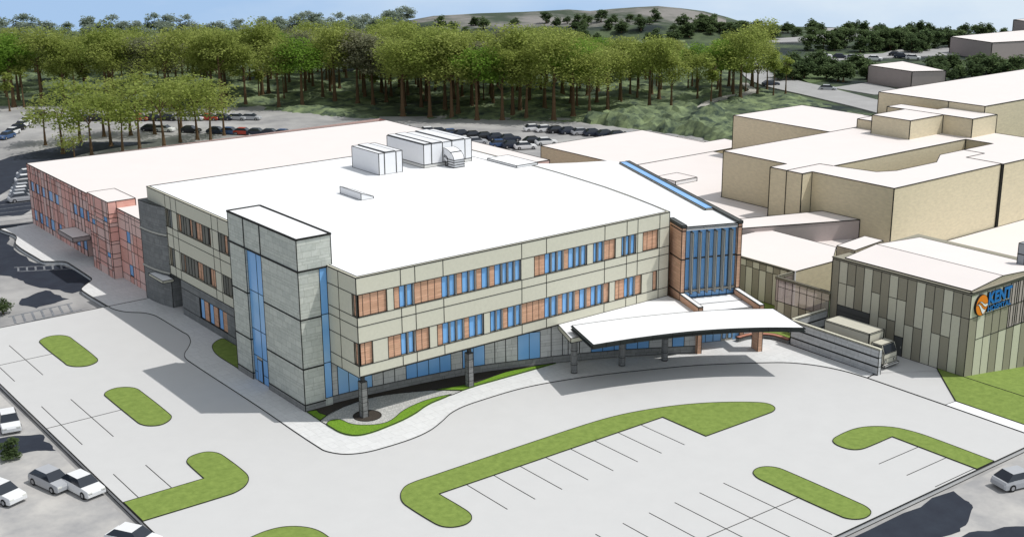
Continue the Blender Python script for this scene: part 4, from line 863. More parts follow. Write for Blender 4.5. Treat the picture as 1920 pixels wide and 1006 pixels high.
dk = thing('dock_wall', 'long grey block wall with two dark grooves screening the loading dock', 'wall')
def blockwall(w, ln, name, cap=True):
    m_ = MB()
    for za, zb in ((0, .82), (.92, 1.8), (1.9, 2.68)): w.slab(m_, 0, ln, za, zb, 0, .47, 'dockstone')
    for za, zb in ((.82, .92), (1.8, 1.9)): w.slab(m_, .03, ln - .03, za, zb, .05, .42, 'frame'); w.line(m_, 0, za, ln, za, .05); w.line(m_, 0, zb, ln, zb, .05)
    w.slab(m_, -.02, ln + .02, 2.68, 2.8, -.02, .49, 'beige'); w.line(m_, 0, 2.8, ln, 2.8, .05); w.line(m_, 0, 2.68, ln, 2.68, .045, -.02); w.line(m_, 0, 2.8, ln, 2.8, .05, .47)
    for u in (0, ln): w.line(m_, u, 0, u, 2.8, .05); w.line(m_, u, 0, u, 2.8, .05, .47)
    w.line(m_, 0, .03, ln, .03, .07); return m_.build(name, dk)
blockwall(Wall((47.45, -10.9), (-.25, -11.6), (-1, .02)), 11.63, 'long_wall')
blockwall(Wall((47.95, -10.92), (1, 0), (0, -1)), 5.5, 'end_wall')

st = thing('curved_seat', 'low curved stone seat with a terracotta cap by the dock wall', 'bench')
inn = smooth_path([(43.6, -7.0), (45.2, -7.1), (46.4, -7.75), (47.08, -8.55), (47.29, -9.45), (47.26, -10.7)], 5)
oc = (43.9, -10.6)
def sc_(pts, k): return [(oc[0] + (x - oc[0]) * k, oc[1] + (y - oc[1]) * k) for x, y in pts]
m_ = MB(); m_.prism(inn + sc_(inn, 1.12)[::-1], 0, .45, 'darkstone'); m_.build('base', st)
m_ = MB(); m_.prism(sc_(inn, .985) + sc_(inn, 1.14)[::-1], .46, .56, 'seat_cap', edges=.05, vert=False); m_.build('cap', st)
m_ = MB(); m_.poly([(47.9, -11.4), (53.6, -11.4), (53.8, -26), (47.6, -22.0)], .03, 'asphalt'); tag(m_.build('dock_pavement'), kind='structure')

tr = thing('box_truck', 'cream box truck parked nose out behind the dock wall', 'truck')
def tb(name, parent, f): m_ = MB(); f(m_); return m_.build(name, parent)
bx = tb('cargo_box', tr, lambda m: (m.box((48.85, -20.0, .95), (51.25, -14.25, 3.42), 'truck_body', edges=.05), m.loop([(48.84, -20.01), (51.26, -20.01), (51.26, -14.24), (48.84, -14.24)], 3.28, .04), m.line((48.85, -20, .95), (48.85, -20, 3.42), .12), m.line((51.25, -20, .95), (51.25, -20, 3.42), .12)))
def cab(m):
    pr = [(-20.25, .55), (-21.85, .55), (-21.85, 1.62), (-21.45, 2.55), (-20.25, 2.55)]
    for x in (49.0, 51.15):
        m.face([(x, y, z) for y, z in pr], 'truck_body')
        for p, q in zip(pr, pr[1:] + pr[:1]): m.line((x, *p), (x, *q), .05)
    for p, q in zip(pr, pr[1:] + pr[:1]): m.face([(49.0, *p), (51.15, *p), (51.15, *q), (49.0, *q)], 'truck_body'); m.line((49.0, *p), (51.15, *p), .05)
    m.line((49.0, -21.86, 1.1), (51.15, -21.86, 1.1), .03)
cb = tb('cab', tr, cab)
tb('windscreen', cb, lambda m: m.face([(49.08, -21.87, 1.68), (51.07, -21.87, 1.68), (51.0, -21.5, 2.5), (49.15, -21.5, 2.5)], 'car_glass'))
tb('side_window', cb, lambda m: m.face([(48.98, -21.7, 1.7), (48.98, -21.42, 2.42), (48.98, -20.45, 2.42), (48.98, -20.45, 1.7)], 'car_glass'))
for x in (49.3, 50.75): tb('headlight', cb, lambda m: m.box((x - .13, -21.9, .72), (x + .13, -21.84, .95), 'lamp_lens', edges=.04))
tb('bumper', tr, lambda m: m.box((48.9, -22.1, .32), (51.25, -21.8, .52), 'palefin', edges=.05))
tb('chassis', tr, lambda m: m.box((49.3, -20.4, .6), (50.8, -14.4, .94), 'frame'))
def wheel_mb(x0, x1, y, z, r, n=14):
    m = MB(); P = [(y + r * math.cos(2 * math.pi * i / n), z + r * math.sin(2 * math.pi * i / n)) for i in range(n)]
    for p, q in zip(P, P[1:] + P[:1]): m.face([(x0, *p), (x1, *p), (x1, *q), (x0, *q)], 'tyre')
    for x in (x0, x1): m.face([(x, *p) for p in P], 'tyre'); m.face([(x + (.01 if x == max(x0, x1) else -.01), y + (p[0] - y) * .55, z + (p[1] - z) * .55) for p in P], 'rim')
    return m
for x in (48.95, 50.95):
    for y in (-20.95, -15.8): wheel_mb(x, x + .24, y, .48, .46).build('wheel', tr)

# ------------------------------------------------------------------ tan hospital blocks behind
def block(name, label, poly, z0, z1, key='tan', lw=.11, top='pink_roof', cat='building', extra=None):
    t = thing(name, label, cat)
    m_ = MB(); P = poly
    ar = sum(p[0] * q[1] - q[0] * p[1] for p, q in zip(P, P[1:] + P[:1]))
    if ar < 0: P = P[::-1]
    for p, q in zip(P, P[1:] + P[:1]): m_.face([(*p, z0), (*q, z0), (*q, z1), (*p, z1)], key); m_.line((*p, z0), (*p, z1), lw); m_.line((*p, z1), (*q, z1), lw)
    if extra: extra(m_)
    m_.build('wall', t)
    return t, P
def roofpart(t, P, z, top='pink_roof', hole=None, lw=.1):
    m_ = MB()
    if hole:
        allp = P + hole
        for tri in tessellate_polygon([[Vector((*p, 0)) for p in P], [Vector((*p, 0)) for p in hole]]):
            q = [allp[i] for i in tri]
            arr = (q[1][0] - q[0][0]) * (q[2][1] - q[0][1]) - (q[2][0] - q[0][0]) * (q[1][1] - q[0][1])
            m_.face([(*p, z) for p in (q if arr > 0 else q[::-1])], top)
        m_.loop(hole, z, lw)
    else: m_.poly(P, z, top)
    m_.loop(P, z, lw); m_.build('roof', t)
    return m_
zb = 10.58
court = [(85.51, 14.56), (86.81, 8.34), (89.51, 7.1), (98.63, 7.05), (103.46, 9.8), (116.97, 9.8), (116.97, 14.5), (107.13, 14.53), (96.32, 14.55)]
def courtwalls(m):
    for p, q in zip(court, court[1:] + court[:1]): m.face([(*p, 1.5), (*q, 1.5), (*q, zb), (*p, zb)], 'tan')
    m.line((*(116.97, 14.5), 1.5), (*(116.97, 14.5), zb), .2)
    m.line((*(104.59, 0.56), -.5), (*(104.59, 0.56), zb), .3)
_cw = courtwalls
def courtwalls(m): _cw(m); m.line((*(78.14, 16.67), -.5), (*(78.14, 16.67), zb), .1)
t, P = block('ward_block', 'largest tan hospital block with a sunken court in its pale roof', [(80.22, 0.64), (104.43, 0.64), (104.75, 0.4), (125.51, 0.34), (125.13, 9.69), (125.13, 31.69), (81.57, 31.69), (81.57, 19.64), (78.16, 19.64), (78.16, 13.96), (80.22, 13.96)], -3.2, zb, extra=courtwalls)
m_ = roofpart(t, P, zb + .01, hole=court)
z_ = zb + .03; LN = [((78.16, 16.67), (85.08, 16.67)), ((85.08, 16.67), (85.41, 14.61)), ((109.32, 9.75), (109.29, 6.32)), ((109.29, 6.32), (104.7, 6.34)), ((104.7, 6.34), (104.59, 0.56))]
for part in (LN[:2], LN[2:]):
    m_ = MB()
    for a, b in part: m_.line((*a, z_), (*b, z_), .09)
    m_.build('roof_joint', t)
t, P = block('penthouse', 'left one of two joined tan penthouse boxes on the ward block roof', [(110.0, 19.8), (118.48, 19.8), (118.48, 26.88), (110.0, 26.88)], zb, 13.52); roofpart(t, P, 13.53)
t, P = block('penthouse', 'right one of two joined tan penthouse boxes, reaching nearer the viewer', [(118.54, 14.61), (125.13, 14.61), (125.13, 23.48), (122.27, 23.48), (122.27, 30.39), (118.54, 30.39)], zb, 13.52); roofpart(t, P, 13.53)
t, P = block('roof_box', 'smallest tan box low beside the left penthouse', [(112.43, 27.37), (116.86, 27.37), (116.86, 31.47), (112.43, 31.47)], zb, 12.04); roofpart(t, P, 12.05)
t, P = block('tower_block', 'tall tan block cut by the right edge behind the penthouses', [(124.86, 16.67), (177.39, 16.67), (177.39, 36.88), (124.86, 36.88), (124.86, 23.26)], -3.2, 14.58); roofpart(t, P, 14.59)
t, P = block('middle_block', 'plain tan block with a pale roof left of the penthouses', [(106.05, 31.75), (123.51, 31.75), (123.51, 52.12), (106.05, 52.44)], -3.2, zb); roofpart(t, P, zb + .01)
t, P = block('rear_block', 'low tan block behind the curved white roof, next to the rear car park', [(86.05, 56.88), (116.43, 56.88), (116.43, 63.9), (110.92, 63.9), (110.92, 80.22), (86.05, 80.33)], -3.2, 3.64); roofpart(t, P, 3.65)
m_ = MB(); m_.prism([(110.97, 64.01), (114.05, 64.01), (113.94, 73.31), (110.97, 73.31)], -3.2, 3.01, 'tan', 'pink_roof', .09); m_.build('annex', t)
t, P = block('link_block', 'low pale-roofed block between the skylight and the ward block', [(58.49, 11.48), (69.3, 13.1), (80.11, 13.75), (78.06, 14.18), (78.06, 19.69), (81.51, 19.69), (81.51, 31.8), (105.94, 31.8), (105.94, 56.77), (73.62, 56.77), (71.46, 40.12), (67.68, 31.47)], -3.2, 3.64); roofpart(t, P, 3.645)
m_ = MB(); m_.prism([(81.89, 41.74), (86.6, 41.74), (86.6, 46.18), (81.89, 46.18)], 3.64, 4.26, 'white_metal', 'pink_roof', .09); tag(m_.build('roof_box'), 'tiny white roof box just beyond the blue skylight', 'roof box')
t, P = block('connector', 'mauve corridor block with a pale wedge roof between pavilion and ward block', [(62.5, 13.26), (80.19, 5.55), (80.19, 11.8), (66.06, 16.53)], -3.2, 5.49, key='mauve'); roofpart(t, P, 5.50)
m_ = MB(); m_.prism([(74.58, 8.99), (74.75, 8.51), (80.19, 5.47), (80.19, -0.86), (76.81, 0.43), (72.58, 3.86)], -3.2, 2.93, 'mauve', 'pink_roof', .07); tag(m_.build('flat_annex'), 'small pale flat roof at the foot of the mauve corridor block', 'annex')
t, P = block('rear_flat_roof', 'flat pale roof between the service building and the tan ward block', [(80.11, -5.28), (80.11, 0.56), (125.51, 0.29), (125.51, -21.49), (80.11, -21.49)], -3.2, 1.5); roofpart(t, P, 1.51)
t, P = block('outbuilding', 'smaller plain mauve box building standing by the street', [(219.3, 110.0), (217.4, 95.3), (225.0, 90.7), (232.7, 109.2)], -.5, 4.1, key='mauve', lw=.16); roofpart(t, P, 4.11, lw=.14)
t, P = block('outbuilding', 'larger plain mauve box building under the skyline at the right edge', [(291.0, 134.0), (285.9, 116.5), (310, 108.5), (325, 130)], -1.5, 4.5, key='mauve', lw=.18); roofpart(t, P, 4.51, lw=.16)
t, P = block('outbuilding', 'last mauve box building peeping over the pale roof at the right border', [(330, 137), (326, 122), (345, 115), (350, 132)], -1.5, 7.0, key='mauve', lw=.2); roofpart(t, P, 7.01, lw=.16)

# ------------------------------------------------------------------ far ground: street, paths, lots, undergrowth
m_ = MB()
L_ = smooth_path([(172, 60), (181, 78), (189, 104), (194.5, 124), (204, 139), (233, 169)], 4); R_ = smooth_path([(252, 178), (232, 160), (212, 134), (203, 108), (196, 88), (188, 60)], 4)
m_.prism(L_ + R_, -.5, -.2, 'street', bottom=False); tag(m_.build('street'), kind='structure')
PATH = smooth_path([(150, 104), (162.2, 111.7), (173.3, 115.3), (183, 117), (188, 123), (192, 128)], 4)
m_ = MB(); m_.prism([(x - .5, y + .9) for x, y in PATH] + [(x + .5, y - .9) for x, y in PATH][::-1], -.5, .1, 'path', bottom=False); tag(m_.build('footpath'), kind='structure')
for nm, pts in (('car_park', [(205, 110), (203.5, 96), (213, 90), (219, 110)]), ('far_car_park', [(238, 148), (262, 140), (292, 128), (308, 140), (296, 153), (274, 146), (250, 156)]), ('distant_car_park', [(262, 190), (284, 180), (302, 176), (318, 182), (302, 190), (280, 194)]), ('distant_yard', [(300, 196), (330, 190), (345, 200), (320, 212)]), ('green_yard', [])):
    if not pts: continue
    m_ = MB(); zz = max(land_z(*p) for p in pts); m_.prism(pts, -1, zz + .15, 'street', bottom=False); tag(m_.build(nm), kind='structure')
m_ = MB(); m_.prism([(206, 118), (224, 121), (234, 133), (225, 146), (214, 130)], -1, -.15, 'field', bottom=False); tag(m_.build('field'), kind='structure')

WOOD = [(32, 216), (73, 179), (88, 144), (106, 130), (122, 110.5), (128.5, 84), (125, 68), (171, 62), (180, 79), (187.5, 104), (193, 125), (203, 141), (232, 171), (262, 218), (215, 290), (150, 338), (60, 362), (12, 290), (8, 235)]
def brush_h(x, y):
    n1 = noise.noise(Vector((x * .11, y * .11, 0))); n2 = noise.noise(Vector((x * .42, y * .42, 5))); n3 = noise.noise(Vector((x * .03, y * .03, 9)))
    h = .3 + 1.3 * n1 + .55 * n2 + .8 * n3
    if x + .3 * y < 178 and y < 112: h += 1.2 + 2.2 * abs(noise.noise(Vector((x * .2, y * .2, 3)))) + .7 * noise.noise(Vector((x * .6, y * .6, 8)))   # taller scrub behind the low roofs
    d = min(math.hypot(x - a, y - b) for a, b in PATH)
    if d < 2.2: h = min(h, -.8)
    return h
m_ = MB(); st_ = 1.1; grid = {}
for i in range(0, 245):
    for j in range(0, 286):
        x, y = 5 + i * st_, 60 + j * st_
        if inside((x, y), WOOD): grid[i, j] = (x + random.uniform(-.4, .4), y + random.uniform(-.4, .4), -.5 + max(-.35, brush_h(x, y)))
edge1 = {k for k in grid if any((k[0] + a, k[1] + b) not in grid for a in (-1, 0, 1) for b in (-1, 0, 1))}
edge2 = {k for k in grid if k not in edge1 and any((k[0] + a, k[1] + b) in edge1 for a in (-1, 0, 1) for b in (-1, 0, 1))}
for k in edge1: grid[k] = (grid[k][0], grid[k][1], -.9)
for k in edge2: grid[k] = (grid[k][0], grid[k][1], -.45 + .5 * (grid[k][2] + .45))
for (i, j), p in grid.items():
    if (i + 1, j) in grid and (i, j + 1) in grid and (i + 1, j + 1) in grid: m_.face([p, grid[i + 1, j], grid[i + 1, j + 1], grid[i, j + 1]], 'brush')
tag(m_.build('undergrowth', None, True), 'low dark green scrub covering the wood floor', 'undergrowth', kind='stuff')

# ------------------------------------------------------------------ trees
def trunk_mb(h, r0, r1, lean=0, fork=False, n=8):
    m = MB(); prof = [(0, r0 * 2.1), (.05, r0 * 1.45), (.18, r0 * 1.1), (.55, r0 * .75), (1, r1)]; P = []
    for t, r in prof: P.append([(lean * t * t + r * math.cos(2 * math.pi * i / n), r * math.sin(2 * math.pi * i / n), h * t) for i in range(n)])
    for a, b in zip(P, P[1:]):
        for i in range(n): m.face([a[i], a[(i + 1) % n], b[(i + 1) % n], b[i]], 'trunk')
    k = 5 if fork else 4
    for i in range(k):
        a = 2 * math.pi * i / k + .4; base = Vector((lean, 0, h * (.97 if fork else random.uniform(.6, .95)))); L = random.uniform(1.2, 2.0)
        m.line(base, base + Vector((math.cos(a) * L * .8, math.sin(a) * L * .8, L * 1.1)), r1 * 1.1, 'trunk')
    return m
def crown_mb(h0, h1, rad, n, key, ls=.42, clumps=9, rnd=None):
    rnd = rnd or random; m = MB(); cl = []
    for i in range(clumps):
        t = rnd.random(); a = rnd.uniform(0, 6.283); rr = rad * math.sqrt(rnd.random()) * (.75 if t > .75 else 1) * .7
        cl.append((rr * math.cos(a), rr * math.sin(a), h0 + (h1 - h0) * (.12 + .8 * t), rad * rnd.uniform(.38, .7), (h1 - h0) * rnd.uniform(.12, .26)))
    for i in range(n):
        c = rnd.choice(cl); d = Vector((rnd.gauss(0, 1), rnd.gauss(0, 1), rnd.gauss(0, 1))).normalized() * (rnd.random() ** .45)
        p = Vector((c[0] + d.x * c[3], c[1] + d.y * c[3], c[2] + d.z * c[4])); s = ls * rnd.uniform(.6, 1.4)
        q = Matrix.Rotation(rnd.uniform(0, 6.28), 3, 'Z') @ Matrix.Rotation(rnd.uniform(0, 1.3), 3, 'X')
        m.face([p + q @ Vector(v) * s for v in ((-.5, -.35, 0), (.5, -.45, .1), (.55, .4, 0), (-.35, .5, -.1))], key)
    return m
def tree_proto(i, key, h, rad, n, ls, trunk_h, r0, fork=False, clumps=9, name='tree', low=.72):
    t = thing(name, 'x', 'tree')
    trunk_mb(trunk_h, r0, r0 * .45, random.uniform(-.4, .4), fork).build('trunk', t)
    crown_mb(trunk_h * low, h, rad, n, key, ls, clumps).build('crown', t)
    return t
protos = []
for i in range(7): protos.append(tree_proto(i, ['leaf', 'leaf', 'leaf_bright', 'leaf', 'leaf', 'leaf_grey', 'leaf'][i], random.uniform(16.5, 18.5), random.uniform(5.6, 7.2), 4300, .34, random.uniform(10, 11.5), random.uniform(.32, .42), clumps=20, name='woodland_tree'))
slim = [tree_proto(i, 'leaf', random.uniform(11, 13), 2.3, 420, .5, 7.5, .2, True, 6, 'slender_tree') for i in range(2)]
near = [tree_proto(i, 'leaf', 13.0, 6.2, 1000, .40, 7.2, .30, True, 14, 'car_park_tree') for i in range(2)]
bushes = []
for i in range(4):
    t = thing('round_tree', 'x', 'tree'); trunk_mb(2.2, .3, .2).build('trunk', t); crown_mb(.3, 6.0, 3.6, 1300, 'leaf_dark', .5, 12).build('crown', t); bushes.append(t)
pale = [thing('skyline_tree', 'x', 'tree') for _ in range(2)]
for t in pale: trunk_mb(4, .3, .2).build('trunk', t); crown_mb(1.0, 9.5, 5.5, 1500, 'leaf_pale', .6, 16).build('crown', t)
used = set()
def place(proto, x, y, s, label, group, sz=None, z=None):
    if proto.name in used: o = copy_tree(proto)
    else: o = proto; used.add(proto.name)
    o.location = (x, y, (land_z(x, y) if z is None else z) - .05); o.rotation_euler = (0, 0, random.uniform(0, 6.283)); o.scale = (s, s, sz or s)
    o['label'] = label; o['group'] = group
    return o
gW = 'tall trees of the wood behind the hospital'
rt = random.Random(11); spots = []
def ground_at(px, py, z=0):
    d = fwd + r2 * ((px - 960) / F) - u2 * ((py - 503) / F); k = (z - CAM.z) / d.z; return CAM.x + d.x * k, CAM.y + d.y * k
tries = 0
while len(spots) < 262 and tries < 9000:                    # the wood, thinned by distance so that stems keep apart
    tries += 1
    r = math.sqrt(rt.uniform(262 ** 2, 400 ** 2)); b = rt.uniform(40.5, 78)
    if b < 57 and r > 352: continue
    x, y = CAM.x + r * math.cos(R(b)), CAM.y + r * math.sin(R(b))
    if not inside((x, y), WOOD): continue
    near_edge = 268 if b < 58 else 300
    if r < near_edge: continue
    if b < 45 and r < 300: continue
    if y < 112 and x > 112: continue
    if any((x - a) ** 2 + (y - c) ** 2 < (4.5 if r < 340 else 5.6) ** 2 for a, c in spots): continue
    spots.append((x, y))
lab = {'leaf': 'tall olive green tree with a bare brown trunk in the wood behind the hospital', 'leaf_bright': 'tall fresh green tree with a bare brown trunk in the wood behind the hospital', 'leaf_grey': 'tall greyish tree with a bare brown trunk in the wood behind the hospital'}
pk = ['leaf', 'leaf', 'leaf_bright', 'leaf', 'leaf', 'leaf_grey', 'leaf']
for k, (x, y) in enumerate(spots):
    r = math.hypot(x - CAM.x, y - CAM.y); i = k % 7 if k < 7 else rt.choice([0, 1, 2, 3, 4, 0, 1, 3, 4, 6, 6, 5, 2])
    # taller where the wood is near, lower towards its back; shorter below the hill
    bb = math.degrees(math.atan2(y - CAM.y, x - CAM.x)); top = (84 if bb < 50 else 70 if bb < 57 else 56) + rt.uniform(-16, 30)
    yb = 503 - F * ((-47.4 / r) + math.tan(PITCH)) / (1 - (-47.4 / r) * math.tan(PITCH)) if True else 0
    s = max(.55, min(1.08, (yb - top) * r * 1.05 / F / 17.5))
    place(protos[i], x, y, s, lab[pk[i]], gW)
for k, (px, py) in enumerate([(160, 183), (533, 184), (486, 186), (1165, 190), (1333, 194), (1372, 172), (1398, 170), (1450, 178), (1473, 172), (1345, 168), (1290, 168), (1240, 170), (700, 192), (907, 190), (18, 205), (45, 198)]):
    x, y = ground_at(px, py); place(slim[k % 2], x, y, rt.uniform(.85, 1.05), 'slender tree with a small fan-topped crown at the edge of the wood', 'slender trees at the edge of the wood')
for px, py in ((1410, 162), (1388, 187)):
    x, y = ground_at(px, py); place(protos[4], x, y, 1.0, 'tall straight tree standing alone by the gravel path', 'two tall trees by the gravel path')
for k, (px, py, s) in enumerate([(118, 284, .95), (172, 288, .9), (208, 270, 1.0), (230, 284, .85), (262, 281, 1.05), (308, 274, 1.05), (338, 263, .9), (370, 258, .95), (420, 250, .85), (150, 262, 1.0), (195, 252, .95), (245, 250, 1.0), (290, 248, .95), (340, 240, .9), (140, 300, .55), (395, 262, .9), (85, 268, .8)]):
    x, y = ground_at(px, py); place(near[k % 2], x, y, s, ['thin fresh green tree by the brick wing, leaves loose enough to see the cars through', 'small low tree with a V-shaped fork by the brick wing'][s < .6], 'loose green trees in the rear car park')
for k in range(168):                                         # rounded trees on the right-hand side and along the skyline
    zone = k % 6
    px, py = [(rt.uniform(1450, 1640), rt.uniform(128, 152)), (rt.uniform(1500, 1790), rt.uniform(84, 97)), (rt.uniform(1740, 1930), rt.uniform(128, 150)), (rt.uniform(1410, 1800), rt.uniform(64, 74)), (rt.uniform(1420, 1900), rt.uniform(54, 60)), (rt.uniform(1280, 1420), rt.uniform(60, 78))][zone]
    x, y = ground_at(px, py)
    if inside((x, y), [(215, 88), (235, 88), (236, 113), (217, 113)]) or inside((x, y), [(283, 106), (330, 106), (330, 138), (289, 137)]): continue
    place(bushes[k % 4], x, y, rt.uniform(.6, 1.05) * (.9 if zone == 2 else .8 if zone > 2 else 1), ['round dark tree along the street', 'round dark tree beside the far car park', 'round dark tree below the larger mauve building', 'round dark tree near the distant yards', 'round dark tree on the far skyline', 'round dark tree at the foot of the hill'][zone], ['dark trees along the street', 'dark trees by the far car park', 'dark trees below the mauve building', 'dark trees by the yards', 'dark trees on the skyline', 'dark trees under the hill'][zone])
for k in range(140):                                         # trees on the slope of the hill and far left skyline
    b = (rt.uniform(42.3, 49.5) if k % 3 else rt.uniform(49, 57)) if k < 54 else rt.uniform(57, 79); r = rt.uniform(428, 462) if k < 54 else rt.uniform(440, 492)
    x, y = CAM.x + r * math.cos(R(b)), CAM.y + r * math.sin(R(b))
    if k < 54: place(bushes[k % 4], x, y, rt.uniform(.4, .75), 'round dark tree on the slope below the grey hilltop', 'dark trees on the hill slope')
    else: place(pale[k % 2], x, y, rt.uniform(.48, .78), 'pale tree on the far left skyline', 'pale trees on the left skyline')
for key, (px, py, s) in enumerate([(6, 588, .33), (22, 858, .3)]):
    x, y = ground_at(px, py, -.45); place(bushes[key % 4], x, y, s, 'low round bush on the old pavement left of the new car park', 'bushes on the old pavement', z=-.45)

# ------------------------------------------------------------------ cars
def car_proto(color, van=False):
    key = 'car_' + color
    if key not in M: M[key] = mat(color + '_car_paint', {'white': (.78, .78, .78), 'navy': (.02, .028, .05), 'silver': (.42, .43, .45), 'red': (.42, .05, .03), 'black': (.015, .015, .018), 'blue': (.05, .10, .22)}[color], .35, .03, spec=.5)
    t = thing('parked_car', 'x', 'car')
    sec = [(-2.2, .32, .62, .82), (-2.1, .25, .80, .86), (-1.1, .22, .92, .90), (0, .22, .95, .90), (1.3, .22, .95, .90), (2.05, .25, .90, .86), (2.2, .35, .72, .80)]
    m = MB(); ring = []
    for y, z0, z1, w in sec: ring.append([(-w, y, z0), (-w, y, (z0 + z1) * .55), (-w * .93, y, z1), (w * .93, y, z1), (w, y, (z0 + z1) * .55), (w, y, z0)])
    for a, b in zip(ring, ring[1:]):
        for i in range(6): m.face([a[i], a[(i + 1) % 6], b[(i + 1) % 6], b[i]], key)
    m.face(ring[0], key); m.face(ring[-1], key)
    top = [(-.42, .55), (1.45, .55)] ; h = 1.46
    B = [(-.84, -1.15, .92), (.84, -1.15, .92), (.84, 1.9, .94), (-.84, 1.9, .94)]; T = [(-.64, -.42, h), (.64, -.42, h), (.64, 1.2, h), (-.64, 1.2, h)]
    m.face(T, key)
    m.build('body', t, False)
    wn = MB()
    for i in range(4): wn.face([B[i], B[(i + 1) % 4], T[(i + 1) % 4], T[i]], 'car_glass')
    wn.build('window', t)
    for x in (-.92, .70):
        for y in (-1.38, 1.35): wheel_mb(x, x + .22, y, .33, .33, 12).build('wheel', t)
    for x in (-.6, .6): b_ = MB(); b_.box((x - .18, -2.2, .58), (x + .18, -2.12, .74), 'lamp_lens'); b_.build('headlight', t)
    return t
cars = {c: car_proto(c) for c in ('white', 'navy', 'silver', 'red', 'black', 'blue')}
def park(color, x, y, rot, label, group):
    p = cars[color]
    if p.name in used: o = copy_tree(p)
    else: o = p; used.add(p.name)
    o.location = (x, y, -.45); o.rotation_euler = (0, 0, rot); o['label'] = label; o['group'] = group
rc = random.Random(5); pal = ['navy', 'navy', 'black', 'white', 'silver', 'navy', 'blue', 'white', 'black', 'navy', 'silver']
def row(x0, y0, x1, y1, n, rot, where, group, reds=()):
    for i in range(n):
        t = (i + .5) / n
        if rc.random() < .06: continue
        c = 'red' if i in reds else rc.choice(pal)
        park(c, x0 + (x1 - x0) * t, y0 + (y1 - y0) * t, rot + rc.uniform(-.04, .04), c + ' car parked ' + where, group)
row(86, 131, 101.5, 96, 14, R(66), 'in the near row of the car park behind the rooftop units', 'near row behind the hospital', (2, 11))
row(81, 128, 95.5, 95, 13, R(66), 'in the row nearest the hospital behind the rooftop units', 'row nearest the hospital')
row(108, 112, 119, 90, 9, R(70), 'along the scrub at the back of the rear car park', 'row along the scrub')
row(45, 164, 66, 138, 11, R(40), 'in the middle row behind the brick wing', 'middle row behind the brick wing', (7,))
row(38, 186, 70, 161, 13, R(40), 'in the back row below the wood', 'back row below the wood', (4, 9))
row(56, 138, 70, 121, 7, R(40), 'in the short row against the brick wing', 'short row behind the brick wing', (3,))
row(18, 172, 34, 200, 7, R(-50), 'in the far left row below the wood', 'far left row below the wood')
row(3.5, 113, 11.5, 134, 9, R(84), 'in the row at the far end of the brick wing', 'row at the end of the brick wing')
park('white', -26.0, 20.6, R(-10), 'white car at the left border, highest on the pavement below the car park rim', 'cars beside the car park rim')
park('navy', -29.5, 24.0, R(-10), 'dark car cut by the left border beside the white car', 'cars beside the car park rim')
park('silver', -27.0, 5.6, R(15), 'silver car in the lower left corner under the car park rim', 'cars beside the car park rim')
park('white', -24.9 - .35, 3.0, R(12), 'white car tucked close under the left rim of the car park', 'cars beside the car park rim')
park('white', -31.0, 5.8, R(20), 'white car cut by the left border in the lower left corner', 'cars beside the car park rim')
park('white', -25.4, -8.6, R(30), 'white car almost hidden at the bottom border under the rim', 'cars beside the car park rim')
park('silver', 36.6, -44.6, R(75), 'silver car at the lower right corner below the car park rim', 'cars beside the car park rim')
park('white', 214, 133, R(60), 'white car on the far side of the street by the field', 'cars beyond the street'); park('white', 209, 129, R(40), 'white car on the street kerb', 'cars beyond the street'); park('navy', 196, 122.5, R(60), 'dark car driving on the street', 'cars beyond the street')
for k, (px, py) in enumerate(((1545, 106), (1575, 108), (1600, 110), (1640, 112), (1690, 107), (1712, 110), (1552, 168), (1680, 104))):
    x, y = ground_at(px, py, -.2); c = ['white', 'navy', 'silver', 'white', 'navy', 'white', 'silver', 'black'][k]; park(c, x, y, R(35), c + ' car in the distant car parks beyond the street', 'cars in the distant car parks')

# ------------------------------------------------------------------ camera, sun, sky
cam = bpy.data.cameras.new('camera'); cam.sensor_width = 36; cam.lens = 36 * F / 1920; cam.clip_end = 3000; cam.clip_start = .5
co = bpy.data.objects.new('camera', cam); C.objects.link(co)
m4 = Matrix(((r2.x, u2.x, -fwd.x, CAM.x), (r2.y, u2.y, -fwd.y, CAM.y), (r2.z, u2.z, -fwd.z, CAM.z), (0, 0, 0, 1))); co.matrix_world = m4
scene.camera = co
sd = Vector((7.85, -6.05, 17.02)).normalized(); el = math.asin(sd.z); az = math.atan2(sd.x, sd.y)
sl = bpy.data.lights.new('sun', 'SUN'); sl.energy = 2.95; sl.angle = R(.5); sl.color = (1, .975, .94)
so = bpy.data.objects.new('sun', sl); C.objects.link(so); so.rotation_euler = sd.to_track_quat('Z', 'Y').to_euler()
w = bpy.data.worlds.new('World'); scene.world = w; w.use_nodes = True; nt = w.node_tree; bg = nt.nodes['Background']
tc = nt.nodes.new('ShaderNodeTexCoord'); add = nt.nodes.new('ShaderNodeVectorMath'); add.operation = 'ADD'; add.inputs[1].default_value = (0, 0, .30)
nrm = nt.nodes.new('ShaderNodeVectorMath'); nrm.operation = 'NORMALIZE'
sky = nt.nodes.new('ShaderNodeTexSky'); sky.sky_type = 'NISHITA'; sky.sun_disc = False; sky.sun_elevation = el; sky.sun_rotation = az; sky.air_density = 1.0; sky.dust_density = .4; sky.ozone_density = 1.5
nt.links.new(tc.outputs['Generated'], add.inputs[0]); nt.links.new(add.outputs[0], nrm.inputs[0]); nt.links.new(nrm.outputs[0], sky.inputs['Vector'])
cn = nt.nodes.new('ShaderNodeTexNoise'); cn.inputs['Scale'].default_value = 3.2; cn.inputs['Detail'].default_value = 6; cn.inputs['Roughness'].default_value = .55
mpv = nt.nodes.new('ShaderNodeMapping'); mpv.inputs['Scale'].default_value = (1, 1, 2.5); mpv.inputs['Location'].default_value = (.35, .1, 0)
nt.links.new(tc.outputs['Generated'], mpv.inputs['Vector']); nt.links.new(mpv.outputs['Vector'], cn.inputs['Vector'])
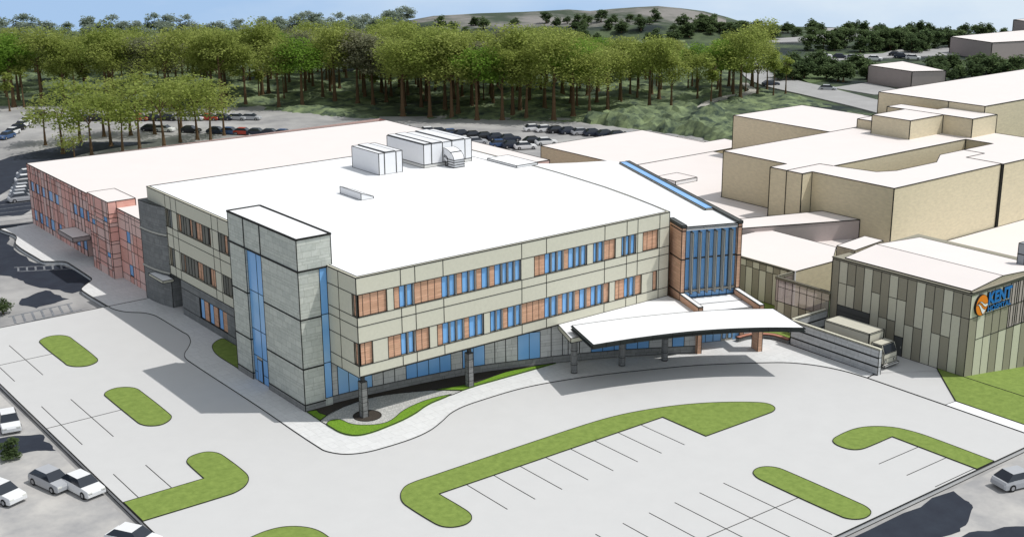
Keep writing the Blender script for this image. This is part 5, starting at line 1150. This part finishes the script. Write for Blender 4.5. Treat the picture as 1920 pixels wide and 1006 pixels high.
# brighter, hazier air low down; more cloud towards the east than the north
def nd(t, **kw):
    n = nt.nodes.new(t)
    for k, v in kw.items(): setattr(n, k, v)
    return n
hsv = nd('ShaderNodeHueSaturation'); hsv.inputs['Saturation'].default_value = .22; nt.links.new(sky.outputs['Color'], hsv.inputs['Color'])
sx = nd('ShaderNodeSeparateXYZ'); nt.links.new(tc.outputs['Generated'], sx.inputs[0])
mr = nd('ShaderNodeMapRange'); mr.inputs['From Min'].default_value = .25; mr.inputs['From Max'].default_value = -.05; mr.inputs['To Min'].default_value = 0; mr.inputs['To Max'].default_value = .9; nt.links.new(sx.outputs['Z'], mr.inputs['Value'])
hz = nd('ShaderNodeMix', data_type='RGBA'); hz.inputs['B'].default_value = (2.75, 4.2, 6.3, 1); nt.links.new(mr.outputs[0], hz.inputs['Factor']); nt.links.new(hsv.outputs['Color'], hz.inputs['A'])
dt = nd('ShaderNodeVectorMath', operation='DOT_PRODUCT'); dt.inputs[1].default_value = (.8, -.6, 0); nt.links.new(tc.outputs['Generated'], dt.inputs[0])
ad = nd('ShaderNodeMath', operation='MULTIPLY_ADD'); ad.inputs[1].default_value = .36; nt.links.new(dt.outputs['Value'], ad.inputs[0]); nt.links.new(cn.outputs['Fac'], ad.inputs[2])
cr = nd('ShaderNodeValToRGB'); cr.color_ramp.elements[0].position = .40; cr.color_ramp.elements[1].position = .72; nt.links.new(ad.outputs[0], cr.inputs['Fac'])
mx = nd('ShaderNodeMix', data_type='RGBA'); mx.inputs['B'].default_value = (5.6, 6.3, 6.9, 1)
sc2 = nd('ShaderNodeMath', operation='MULTIPLY'); sc2.inputs[1].default_value = .85; nt.links.new(cr.outputs['Color'], sc2.inputs[0])
nt.links.new(sc2.outputs[0], mx.inputs['Factor']); nt.links.new(hz.outputs['Result'], mx.inputs['A']); nt.links.new(mx.outputs['Result'], bg.inputs['Color'])
bg.inputs['Strength'].default_value = .135
scene.view_settings.view_transform = 'Standard'; scene.view_settings.look = 'None'; scene.view_settings.exposure = 0.0; scene.view_settings.gamma = 1
scene.cycles.max_bounces = 5; scene.cycles.diffuse_bounces = 3; scene.cycles.transparent_max_bounces = 4
